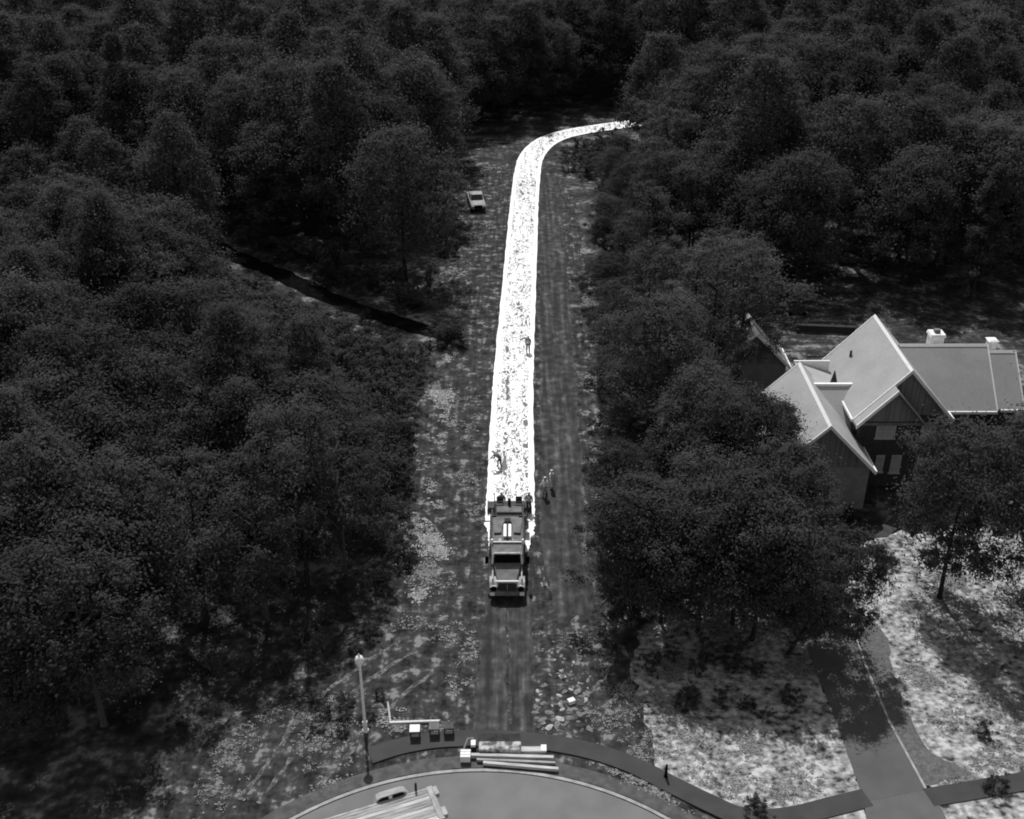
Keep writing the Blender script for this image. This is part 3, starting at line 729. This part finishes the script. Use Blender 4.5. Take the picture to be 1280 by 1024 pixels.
def leaf_quads(pos, nrm, size):
    n = len(pos); ref = rand_unit(n)
    a = np.cross(nrm, ref); a /= np.linalg.norm(a, axis=1, keepdims=True) + 1e-9
    b = np.cross(nrm, a); s = size[:, None]
    v = np.empty((n, 4, 3)); v[:, 0] = pos + a * s; v[:, 1] = pos + b * s * .6; v[:, 2] = pos - a * s; v[:, 3] = pos - b * s * .6
    return v.reshape(-1, 3)

def quad_mesh(name, v):
    n = len(v) // 4; me = bpy.data.meshes.new(name)
    me.vertices.add(len(v)); me.vertices.foreach_set('co', v.astype(np.float32).ravel())
    me.loops.add(n * 4); me.loops.foreach_set('vertex_index', np.arange(n * 4, dtype=np.int32))
    me.polygons.add(n); me.polygons.foreach_set('loop_start', np.arange(0, n * 4, 4, dtype=np.int32))
    me.update(calc_edges=True); me.validate(); return me

def crown_points(form, H, Rw, nclump, nleaf, leaf):
    """leaf quads of one crown; base of the trunk at the origin"""
    out = []
    lob = NR.uniform(0, 6.28, 4)
    for c in range(nclump):
        t = NR.uniform(0, 1); th = NR.uniform(0, 6.283)
        if form == 'broad':
            z0, z1 = .26 * H, .97 * H; env = math.sin(math.pi * min(.97, .16 + .80 * t)) ** .6
        elif form == 'tall':
            z0, z1 = .22 * H, .98 * H; env = (math.sin(math.pi * min(.98, .2 + .75 * t)) ** .8) * .8
        elif form == 'cone':
            z0, z1 = .15 * H, .99 * H; env = (1 - t) ** .8 * .85 + .04
        else:
            z0, z1 = .08 * H, .95 * H; env = math.sin(math.pi * min(.97, .22 + .74 * t)) ** .5
        env *= 1 + .24 * math.sin(2 * th + lob[0]) + .2 * math.sin(3 * th + lob[1] + 5 * t) + .12 * math.sin(9 * t + lob[2])
        u = NR.uniform(.30, 1.0) ** .55
        p = np.array([math.cos(th) * Rw * env * u, math.sin(th) * Rw * env * u, z0 + (z1 - z0) * t])
        rc = NR.uniform(.18, .38) * Rw * (.6 if form == 'cone' else 1)
        k = int(nleaf * NR.uniform(.6, 1.4))
        d = rand_unit(k); rr = np.minimum(np.abs(NR.normal(size=k)) * .62, 1.7) * rc
        q = p + d * rr[:, None] * np.array([1, 1, .65])
        nm = d * 1.1 + np.array([0, 0, .7]) + rand_unit(k) * .42
        nm /= np.linalg.norm(nm, axis=1, keepdims=True)
        out.append(leaf_quads(q, nm, leaf * NR.uniform(.6, 1.4, k)))
    return np.concatenate(out)

def trunk_mesh(name, H, r, limbs, Rw, form):
    mb = MB(); bend = [(0, 0, 0)]
    x = y = 0
    for i in range(1, 6):
        x += R.uniform(-.12, .12); y += R.uniform(-.12, .12); bend.append((x, y, H * .93 * i / 5))
    mb.tube([(0, 0, -.15), (0, 0, .25)] + bend[1:], [r * 1.5, r * 1.05] + [r * (1 - .17 * i) for i in range(1, 6)], 8)
    for i in range(limbs):
        t = R.uniform(.3, .8); z = H * .93 * t; an = R.uniform(0, 6.28); L_ = Rw * R.uniform(.5, .85) * (1.1 - .5 * t)
        c, s = math.cos(an), math.sin(an)
        rise = .1 if form == 'cone' else .55
        mb.tube([(x * t, y * t, z), (x * t + c * L_ * .5, y * t + s * L_ * .5, z + L_ * rise * .6), (x * t + c * L_, y * t + s * L_, z + L_ * rise * 1.2)], [r * .42, r * .25, r * .08], 5)
    return mb.mesh(name)

KINDS = []     # (form, H, R, crown mesh, trunk mesh)
def make_kind(form, H, Rw, nclump, nleaf, leaf, lm, bark=M_bark, limbs=9):
    cm = quad_mesh('crown', crown_points(form, H, Rw, nclump, nleaf, leaf)); cm.materials.append(lm)
    tm = trunk_mesh('trunk', H, 0.0145 * H if form != 'shrub' else .03 * H, limbs, Rw, form); tm.materials.append(bark)
    return (form, H, Rw, cm, tm)
K_broad = [make_kind('broad', 15, 5.2, 150, 230, .125, M_leaf[i % 3]) for i in range(4)]
K_tall = [make_kind('tall', 18, 4.7, 150, 230, .125, M_leaf[(i + 1) % 3], M_bark) for i in range(3)]
K_cone = [make_kind('cone', 17, 4.0, 130, 210, .12, M_leaf[3]) for i in range(2)]
K_open = [make_kind('broad', 15, 4.6, 62, 190, .125, M_leaf[2], M_bark, 14) for i in range(2)]
K_shrub = [make_kind('shrub', 3, 1.7, 30, 120, .085, m, M_bark, 6) for m in (M_shrubleaf, M_leaf[2], M_leaf[1])]

K_pale = [make_kind('broad', 16, 4.4, 70, 190, .125, M_leaf[1], M_barkpale, 10)]
counts = {'tree': 0, 'shrub': 0}
def plant(kind, loc, s, name, label, group, sz=1.0, rz=None, cat=None):
    form, H, Rw, cm, tm = kind
    cat = cat or ('shrub' if form == 'shrub' else 'tree')
    t = thing(name, label, cat, loc, R.uniform(0, 6.28) if rz is None else rz, group)
    asp = R.uniform(.86, 1.18) if form != 'shrub' else 1.0
    t.scale = (s * asp, s / asp, s * sz)
    link('crown', cm, None, t); link('trunk', tm, None, t)
    counts[cat] += 1
    return t

# picture regions that must stay open to view (roof, lawn, lane, soil): nothing tall may stand in front of them
KEEP = [[(608, 200), (640, 205), (690, 200), (735, 220), (738, 500), (742, 700), (758, 800), (505, 760), (505, 560), (560, 425), (556, 270), (585, 215)],
        [(985, 458), (1027, 448), (1088, 392), (1120, 428), (1270, 432), (1262, 505), (1190, 515), (1150, 560), (1140, 610), (1095, 600), (1060, 560), (1010, 520)],
        [(978, 470), (995, 455), (1040, 530), (1092, 590), (1085, 620), (1060, 605), (1030, 548), (1000, 520)],
        [(943, 412), (986, 457), (962, 466), (946, 432)],
        [(955, 385), (1075, 385), (1065, 420), (965, 412)],
        [(1000, 800), (1060, 780), (1165, 985), (1085, 1000)],
        [(1075, 690), (1170, 770), (1130, 860), (1085, 760)],
        [(1085, 640), (1140, 636), (1120, 675), (1085, 675)],
        [(640, 155), (770, 150), (770, 165), (690, 190)],
        [(285, 312), (420, 372), (555, 418), (555, 424), (420, 384), (285, 322)],
        [(200, 1020), (340, 860), (480, 830), (480, 1000)]]
def clear_ok(loc, H, Rw, tol=.8):
    x, y, z = loc
    for zf, rf in ((.35, .8), (.6, .95), (.8, .8), (1.0, .1)):
        for an in (0, 90, 180, 270):
            p = (x + math.cos(rad(an)) * Rw * rf * tol, y + math.sin(rad(an)) * Rw * rf * tol, z + H * zf)
            u, v = PX(p)
            for poly in KEEP:
                if inpoly(u, v, poly): return False
    return True

placed = []
def ditch_cap(x, y):
    """tallest growth on the near side of the ditch that leaves it in view"""
    u, v = PX((x, y, 0))
    xs = [(245, 288), (285, 316), (350, 343), (420, 376), (490, 400), (560, 419)]
    def line(q):
        for (a, b), (c, d) in zip(xs, xs[1:]):
            if a <= q <= c: return b + (d - b) * (q - a) / (c - a)
        return None
    l0 = line(u)
    if l0 is None or v < l0: return 99
    h = 24.0
    while h > 1:
        p = PX((x, y, h)); l1 = line(min(560, max(245, p[0] + 10 + h * 5)))
        if p[1] > l1 + 7: return h
        h -= .5
    return h
def fill(px_poly, spacing, kinds, smin, smax, name, labels, group, maxn, seed, check=True, hcap=None, cat=None):
    rr = random.Random(seed); wpoly = [tuple(G(u, v).xy) for u, v in px_poly]
    edges_ = [(Vector(wpoly[i]), Vector(wpoly[(i + 1) % len(wpoly)])) for i in range(len(wpoly))]
    xs = [p[0] for p in wpoly]; ys = [p[1] for p in wpoly]; n = 0
    cand = []
    y = min(ys)
    row = 0
    while y < max(ys):
        x = min(xs) + (row % 2) * spacing * .5
        while x < max(xs):
            cand.append((x + rr.uniform(-.38, .38) * spacing, y + rr.uniform(-.38, .38) * spacing)); x += spacing
        y += spacing * .87; row += 1
    for x, y in cand:
        if n >= maxn: break
        if not inpoly(x, y, wpoly): continue
        ki = rr.randrange(len(kinds)); k = kinds[ki]; s = rr.uniform(smin, smax)
        if hcap:
            s = min(s, hcap(x, y) / k[1])
        s = min(s, ditch_cap(x, y) / (k[1] * 1.1))
        if s < .2 * smin: continue
        loc = (x, y, -.05)
        if check and not clear_ok(loc, k[1] * s, k[2] * s):
            s *= .62
            if not clear_ok(loc, k[1] * s, k[2] * s): continue
        if min((Vector((x, y)) - c).length for c in lane[::4]) < 5: continue
        size = 'small' if s < smin + (smax - smin) * .33 else ('large' if s > smin + (smax - smin) * .67 else 'midsize')
        tone = {'leaf_dark': 'dark', 'leaf_mid': 'grey', 'leaf_light': 'pale', 'leaf_needle': 'blackish', 'leaf_shrub': 'mixed'}[k[3].materials[0].name]
        edge_d = min((Vector((x, y)) - (a + (b - a) * max(0, min(1, (Vector((x, y)) - a).dot(b - a) / (b - a).length_squared)))).length for a, b in edges_)
        where = 'at the rim of ' if edge_d < spacing * .9 else 'deep inside '
        lab = f"{size} {FORMS[k[0]]} with {tone} crown {where}{labels}"
        plant(k, loc, s, name[k[0]] if isinstance(name, dict) else name, lab, group, rr.uniform(.82, 1.15), rr.uniform(0, 6.28), cat); n += 1
        placed.append((x, y))
    return n

NAMES = {'broad': 'broadleaf_tree', 'tall': 'poplar_tree', 'cone': 'conifer_tree', 'shrub': 'shrub'}
FORMS = {'broad': 'rounded tree', 'tall': 'narrow tree', 'cone': 'pointed conifer', 'shrub': 'bush'}
def labs(where): return where.replace('in the ', 'the ', 1)
MIX = K_broad + K_tall + K_cone[:1]
n1 = fill([(-70, 215), (560, 196), (574, 214), (546, 262), (546, 374), (480, 357), (400, 329), (330, 301), (270, 280), (-70, 240)], 7.2, MIX, 1.0, 1.25, NAMES, labs('in the wood beyond the dark ditch'), 'trees of the wood beyond the ditch', 90, 41)
n2 = fill([(-110, 330), (230, 330), (340, 440), (430, 560), (488, 650), (488, 725), (330, 780), (200, 805), (130, 880), (10, 945), (-110, 990)], 5.6, K_broad + K_tall + K_open, .72, 1.0, NAMES, labs('in the wood by the turning circle'), 'trees of the near wood by the turning circle', 110, 42)
n9 = fill([(768, 792), (830, 800), (930, 815), (1000, 850), (1010, 890), (940, 905), (860, 885), (800, 862)], 2.3, K_shrub, .28, .6, NAMES, labs('in the shaded planting above the lawn'), 'bushes in the shaded planting', 60, 49, check=False)
n10 = fill([(150, 915), (250, 840), (340, 795), (490, 745), (497, 800), (400, 828), (345, 868), (300, 900), (215, 950)], 2.5, K_shrub, .3, .65, NAMES, labs('in the brush on the shaded bank'), 'bushes on the shaded bank', 60, 50, check=False)
n11 = fill([(378, 912), (385, 868), (440, 855), (482, 862), (482, 900), (430, 918)], 1.5, K_shrub, .16, .34, NAMES, labs('in the brush heap by the lamp'), 'bushes of the brush heap by the lamp', 30, 51, check=False)
n4 = fill([(806, 215), (800, 300), (806, 420), (800, 560), (806, 690), (815, 770), (880, 815), (960, 790), (985, 740), (960, 640), (950, 520), (940, 420), (880, 330), (860, 220)], 6.8, K_open + K_broad[:2] + K_open, .72, .95, NAMES, labs('in the wood between lane and house'), 'trees between the hot lane and the house', 80, 43)
n5 = fill([(880, 215), (1360, 215), (1390, 350), (1260, 372), (1090, 372), (960, 362), (890, 330)], 7.2, MIX, .95, 1.2, NAMES, labs('in the wood behind the house'), 'trees of the wood behind the house', 60, 44)

# young growth closing the wood edges: along the cleared strip and on the far bank of the ditch
n6 = fill([(752, 235), (800, 225), (812, 330), (812, 560), (822, 780), (775, 775), (764, 640), (758, 480), (752, 330)], 3.3, K_broad + K_open, .30, .5, 'young_tree', labs('in the thicket along the graded track'), 'young trees along the graded track', 70, 46)
n7 = fill([(290, 304), (400, 352), (545, 402), (544, 365), (400, 322), (270, 272)], 3.0, K_shrub, .6, 1.3, NAMES, labs('in the undergrowth beyond the ditch'), 'undergrowth beyond the ditch', 60, 47, check=False)
for i, (u, v, s_, lab) in enumerate(((186, 796, .85, 'pale trunked tree at the wood rim above the shaded bank'), (170, 770, .8, 'second pale trunked tree just behind the one above the bank'), (432, 715, .62, 'pale trunked tree standing alone near the scrub and clearing'), (334, 774, .7, 'pale trunked tree at the wood rim behind the street lamp'), (130, 905, .8, 'pale trunked tree at the foot of the shaded bank'))):
    q = G(u, v); plant(K_pale[0], (q.x, q.y, -.03), s_, 'broadleaf_tree', lab, None, 1.0, i * 1.3)
# low dark growth inside the bend of the lane
n8 = fill([(690, 205), (720, 186), (770, 176), (800, 190), (790, 225), (728, 222)], 2.6, K_shrub, .5, .9, NAMES, labs('in the rough growth inside the bend'), 'bushes inside the bend of the lane', 60, 48, check=False)
# individually placed trees near the house
def at_tree(k, u, v, s, lab, sz=1.0, rz=0.0, name='broadleaf_tree'):
    q = G(u, v); return plant(k, (q.x, q.y, -.02), s, name, lab, None, sz, rz)
at_tree(K_broad[0], 985, 818, .62, 'open crowned tree with dark leaning trunk beside the driveway', 1.1, 0.0).rotation_euler = (0, rad(19), 0)
at_tree(K_broad[1], 1174, 748, .72, 'large tree with bare dark trunk on the lawn in front of the house', 1.28, 2.0)
at_tree(K_broad[2], 1285, 745, .9, 'rounded tree on the lawn to the side of the large bare trunked one', 1.1, .5)
at_tree(K_tall[0], 1300, 640, .9, 'slender tree growing past the chimney end of the house', 1.0, .5, 'poplar_tree')
at_tree(K_open[1], 940, 800, .78, 'open crowned tree over the shaded lawn near the driveway', 1.0, 3.0)
at_tree(K_broad[3], 1330, 850, .8, 'broad tree overhanging the mown lawn beyond the mulch bed', 1.0, 3.0)
at_tree(K_broad[0], 944, 645, .68, 'dense tree covering the eave end of the low house wing', 1.0, .3)
at_tree(K_broad[2], 1000, 700, .50, 'small dense tree below the low house wing', 1.0, 1.3)
at_tree(K_broad[1], 900, 530, .40, 'small dense tree beside the rear garage gable', 1.0, 2.3)
at_tree(K_open[1], 955, 735, .62, 'speckled open tree in front of the low house wing', 1.1, 1.3)
for u, v, s_, lab in ((796, 772, .72, 'rounded tree where the cleared soil meets the shaded lawn'), (826, 778, .70, 'rounded tree rooted at the shaded upper rim of the lawn'), (872, 790, .76, 'rounded tree shading the lawn beside the small pointed bush'), (915, 780, .8, 'rounded tree behind the open crowned one over the lawn')):
    at_tree(K_broad[R.randrange(4)], u, v, s_, lab, 1.0, R.uniform(0, 6))

# scrub below the ditch: rises away from the clearing
def scrub_h(x, y):
    u, v = PX((x, y, 0)); d = max(0, 545 - u); return 1.8 + min(5.0, d * .018 + max(0, v - 420) * .006)
n3 = fill([(250, 312), (300, 336), (430, 392), (548, 430), (512, 520), (486, 650), (430, 560), (340, 440), (220, 340)], 2.3, K_shrub, 1.2, 2.4, NAMES, labs('in the scrub below the ditch'), 'scrub bushes below the ditch', 190, 45, check=False, hcap=scrub_h)
# bushes at the edges of the clearing
edge = [(562, 424), (568, 429), (556, 430), (492, 620), (500, 650), (484, 690), (505, 700), (470, 740), (748, 350), (752, 420), (756, 480), (752, 540), (760, 600), (764, 660), (770, 720), (778, 770), (760, 300), (756, 250), (560, 320), (566, 300)]
for i, (u, v) in enumerate(edge):
    q = G(u, v); plant(K_shrub[i % 3], (q.x, q.y, -.02), R.uniform(.6, 1.0), 'shrub', 'low bush at the ragged edge of the cleared strip', 'bushes along the cleared strip')
for u, v, s, lab in ((857, 884, .55, 'small pointed bush in the shade of the lawn'), (942, 1012, .42, 'dark bush between the lawn and the sidewalk'),
                     (1241, 990, .45, 'dark bush growing by the sidewalk past the driveway'), (1231, 921, .4, 'single round bush on the bright lawn'),
                     (1112, 706, .4, 'small round bush on the lawn near the garden walk'), (1168, 640, .5, 'bush at the end of the garden walk'),
                     (1060, 655, .6, 'bush against the low wing of the house'), (1088, 628, .5, 'bush below the lower windows of the house')):
    q = G(u, v); plant(K_shrub[0], (q.x, q.y, 0), s, 'shrub', lab, None)
q = G(832, 972); po = thing('bollard', 'short dark post at the edge of the sidewalk by the lawn', 'post', (q.x, q.y, .05))
MB().lathe([(0, .09), (.9, .07), (1.0, .03)], 10).build('shaft', M_black, po); MB().lathe([(0, .14), (.08, .12)], 10).build('foot', M_black, po)

# far wood that reads as one mass
pts = []
rr = random.Random(99); y = 158.0; far = []
while y < 246:
    w = y * .49 + 14; sp = 6.9; x = -w
    while x < w:
        X, Y = x + rr.uniform(-2, 2), y + rr.uniform(-2, 2)
        u, v = PX((X, Y, 0)); x += sp
        if v > 214: continue
        if inpoly(u, v, [(588, 180), (640, 160), (700, 151), (806, 145), (815, 215), (588, 215)]): continue
        if not clear_ok((X, Y, 0), 18, 4): continue
        if min((Vector((X, Y)) - c).length for c in lane[::4]) < 13: continue
        far.append((X, Y))
    y += sp * .87
Ntot = len(far)
src = [o for o in COL.objects if o.name.split('.')[0] == 'crown' and o.type == 'MESH']
far_src = []
for k_ in (K_broad[0], K_tall[0], K_broad[1], K_tall[1]):
    far_src.append(next(o for o in src if o.data is k_[3]))
me = bpy.data.meshes.new('far_wood'); me.from_pydata([(X, Y, -.3) for X, Y in far], [], []); me.update()
at = me.attributes.new('tree_kind', 'INT', 'POINT'); at.data.foreach_set('value', [rr.randrange(4) for _ in far])
at = me.attributes.new('tree_turn', 'FLOAT_VECTOR', 'POINT'); at.data.foreach_set('vector', [c for _ in far for c in (0, 0, rr.uniform(0, 6.28))])
sc_ = []
for _ in far:
    a = rr.uniform(.9, 1.25); sc_ += [a * rr.uniform(.9, 1.15), a * rr.uniform(.9, 1.15), a * rr.uniform(.85, 1.15)]
at = me.attributes.new('tree_size', 'FLOAT_VECTOR', 'POINT'); at.data.foreach_set('vector', sc_)
fw = tag(link('far_wood', me), 'dense dark wood filling the distance beyond the curve of the lane', 'wood', None, 'stuff')
ng = bpy.data.node_groups.new('far_wood_trees', 'GeometryNodeTree')
ng.interface.new_socket('Geometry', in_out='INPUT', socket_type='NodeSocketGeometry'); ng.interface.new_socket('Geometry', in_out='OUTPUT', socket_type='NodeSocketGeometry')
gi, go = ng.nodes.new('NodeGroupInput'), ng.nodes.new('NodeGroupOutput'); jn = ng.nodes.new('GeometryNodeJoinGeometry')
def attr(nm, ty):
    a = ng.nodes.new('GeometryNodeInputNamedAttribute'); a.data_type = ty; a.inputs['Name'].default_value = nm
    return next(o for o in a.outputs if o.enabled and o.name == 'Attribute')
ak, atn, asz = attr('tree_kind', 'INT'), attr('tree_turn', 'FLOAT_VECTOR'), attr('tree_size', 'FLOAT_VECTOR')
for i, o in enumerate(far_src):
    oi = ng.nodes.new('GeometryNodeObjectInfo'); oi.transform_space = 'ORIGINAL'; oi.inputs['Object'].default_value = o
    cp = ng.nodes.new('FunctionNodeCompare'); cp.data_type = 'INT'; cp.operation = 'EQUAL'
    ins = [q_ for q_ in cp.inputs if q_.enabled]
    ng.links.new(ak, ins[0]); ins[1].default_value = i
    ip = ng.nodes.new('GeometryNodeInstanceOnPoints')
    ng.links.new(gi.outputs[0], ip.inputs['Points']); ng.links.new(cp.outputs[0], ip.inputs['Selection']); ng.links.new(oi.outputs['Geometry'], ip.inputs['Instance'])
    er = ng.nodes.new('FunctionNodeEulerToRotation'); ng.links.new(atn, er.inputs[0]); ng.links.new(er.outputs[0], ip.inputs['Rotation'])
    ng.links.new(asz, ip.inputs['Scale']); ng.links.new(ip.outputs[0], jn.inputs[0])
ng.links.new(jn.outputs[0], go.inputs[0])
fw.modifiers.new('trees', 'NODES').node_group = ng

# weeds, rough grass, debris: uncountable small stuff
def tufts(name, px_poly, n, size, m, seed, dens=1.0, label=None, cat='grass', blades=18, flat=.5):
    rs = np.random.default_rng(seed); wpoly = [tuple(G(u, v).xy) for u, v in px_poly]
    xs = [p[0] for p in wpoly]; ys = [p[1] for p in wpoly]; ps = []; tries = 0
    cl = [(rs.uniform(min(xs), max(xs)), rs.uniform(min(ys), max(ys)), rs.uniform(.25, 1.1)) for _ in range(max(6, n // 26))]
    while len(ps) < n and tries < n * 12:
        tries += 1; c = cl[rs.integers(len(cl))]
        x, y = c[0] + rs.normal() * c[2], c[1] + rs.normal() * c[2]
        if inpoly(x, y, wpoly): ps.append((x, y))
    ps = np.array(ps); P = np.repeat(ps, blades, 0); k = len(P)
    sp_ = np.repeat(rs.uniform(.6, 3.2, len(ps)), blades)
    pos = np.stack([P[:, 0] + rs.normal(size=k) * size * sp_, P[:, 1] + rs.normal(size=k) * size * .7 * sp_, rs.uniform(.0, size * .25, k) + .035], 1)
    nm = rs.normal(size=(k, 3)) * .28 + np.array([0, 0, flat * 2.2]); nm /= np.linalg.norm(nm, axis=1, keepdims=True)
    me = quad_mesh(name, leaf_quads(pos, nm, size * rs.uniform(.35, 1.3, k))); me.materials.append(m)
    return tag(link(name, me), label, cat, None, 'stuff')
tufts('rough_weeds', [(500, 560), (560, 430), (600, 430), (600, 700), (590, 770), (505, 780), (495, 690)], 360, .075, M_weed, 1, label='bright dry weeds scattered on soil beside the hot lane')
tufts('rough_weeds', [(556, 262), (580, 205), (640, 205), (632, 340), (605, 425), (560, 420)], 90, .16, M_weed, 2, label='dry weeds around the parked pickup truck')
tufts('rough_weeds', [(722, 240), (760, 240), (775, 560), (790, 770), (750, 790), (742, 600), (730, 400)], 300, .11, M_weed, 3, label='bright weeds along the wood edge opposite the scrub')
tufts('rough_weeds', [(200, 1000), (340, 870), (460, 860), (560, 900), (575, 915), (470, 945), (430, 985), (350, 1030), (190, 1030)], 420, .05, M_weed, 4, label='rough grass on the bank around the street lamp')
tufts('rough_weeds', [(500, 770), (600, 770), (590, 915), (480, 915), (440, 850)], 100, .08, M_weed, 5, label='thin weeds on soil between lamp and wheel tracks')
tufts('rough_weeds', [(668, 790), (760, 790), (830, 930), (820, 960), (700, 920), (668, 915)], 260, .05, M_weed, 6, label='weeds and clods between wheel tracks and lawn')
tufts('lawn_grass', [(806, 872), (830, 955), (880, 985), (935, 1008), (1000, 1006), (1078, 988), (1045, 905), (1010, 820), (930, 760), (860, 790)], 700, .07, M_grass, 7, label='uneven grass of the lawn between sidewalk and driveway')
tufts('lawn_grass', [(1156, 985), (1215, 978), (1330, 955), (1330, 740), (1290, 660), (1150, 660), (1060, 690), (1055, 740), (1095, 770), (1115, 800), (1130, 880), (1165, 935), (1220, 965)], 1200, .075, M_grass, 8, label='uneven grass of the lawn past the driveway')
tufts('sunlit_litter', [(770, 420), (790, 760), (880, 800), (985, 760), (1060, 690), (960, 560), (930, 440)], 520, .13, M_grass, 12, label='leaf litter coloured as sunlit specks under the wood near the house', cat='leaf litter')  # pale colour stands for sun reaching the litter through crown gaps
tufts('sunlit_litter', [(130, 880), (330, 775), (488, 715), (488, 640), (300, 560), (100, 700)], 300, .11, M_grass, 13, label='leaf litter coloured as sunlit specks under the wood by the turning circle', cat='leaf litter')  # sun flecks on the wood floor, painted as pale litter
tufts('rough_weeds', [(496, 545), (535, 470), (560, 430), (566, 500), (545, 600), (560, 700), (520, 760), (496, 690)], 380, .085, M_debris, 14, label='pale broken brush along the scrub side of the clearing', cat='brush')
tufts('rough_weeds', [(728, 300), (748, 300), (764, 520), (778, 760), (752, 770), (744, 600), (734, 420)], 380, .085, M_debris, 15, label='pale broken brush along the track side of the clearing', cat='brush')
va2 = arc(CR + 1.6, 160, 20, 40)
tufts('verge_grass', [PX((p.x, p.y, 0)) for p in arc(CR + 1.15, 165, 25, 30)] + [PX((p.x, p.y, 0)) for p in arc(CR + 1.75, 25, 165, 30)], 420, .07, M_weed, 9, label='grass verge between the kerb and the sidewalk')
print('trees', counts, 'far', Ntot, n1, n2, n3, n4, n5, 'CR', CR, CC)
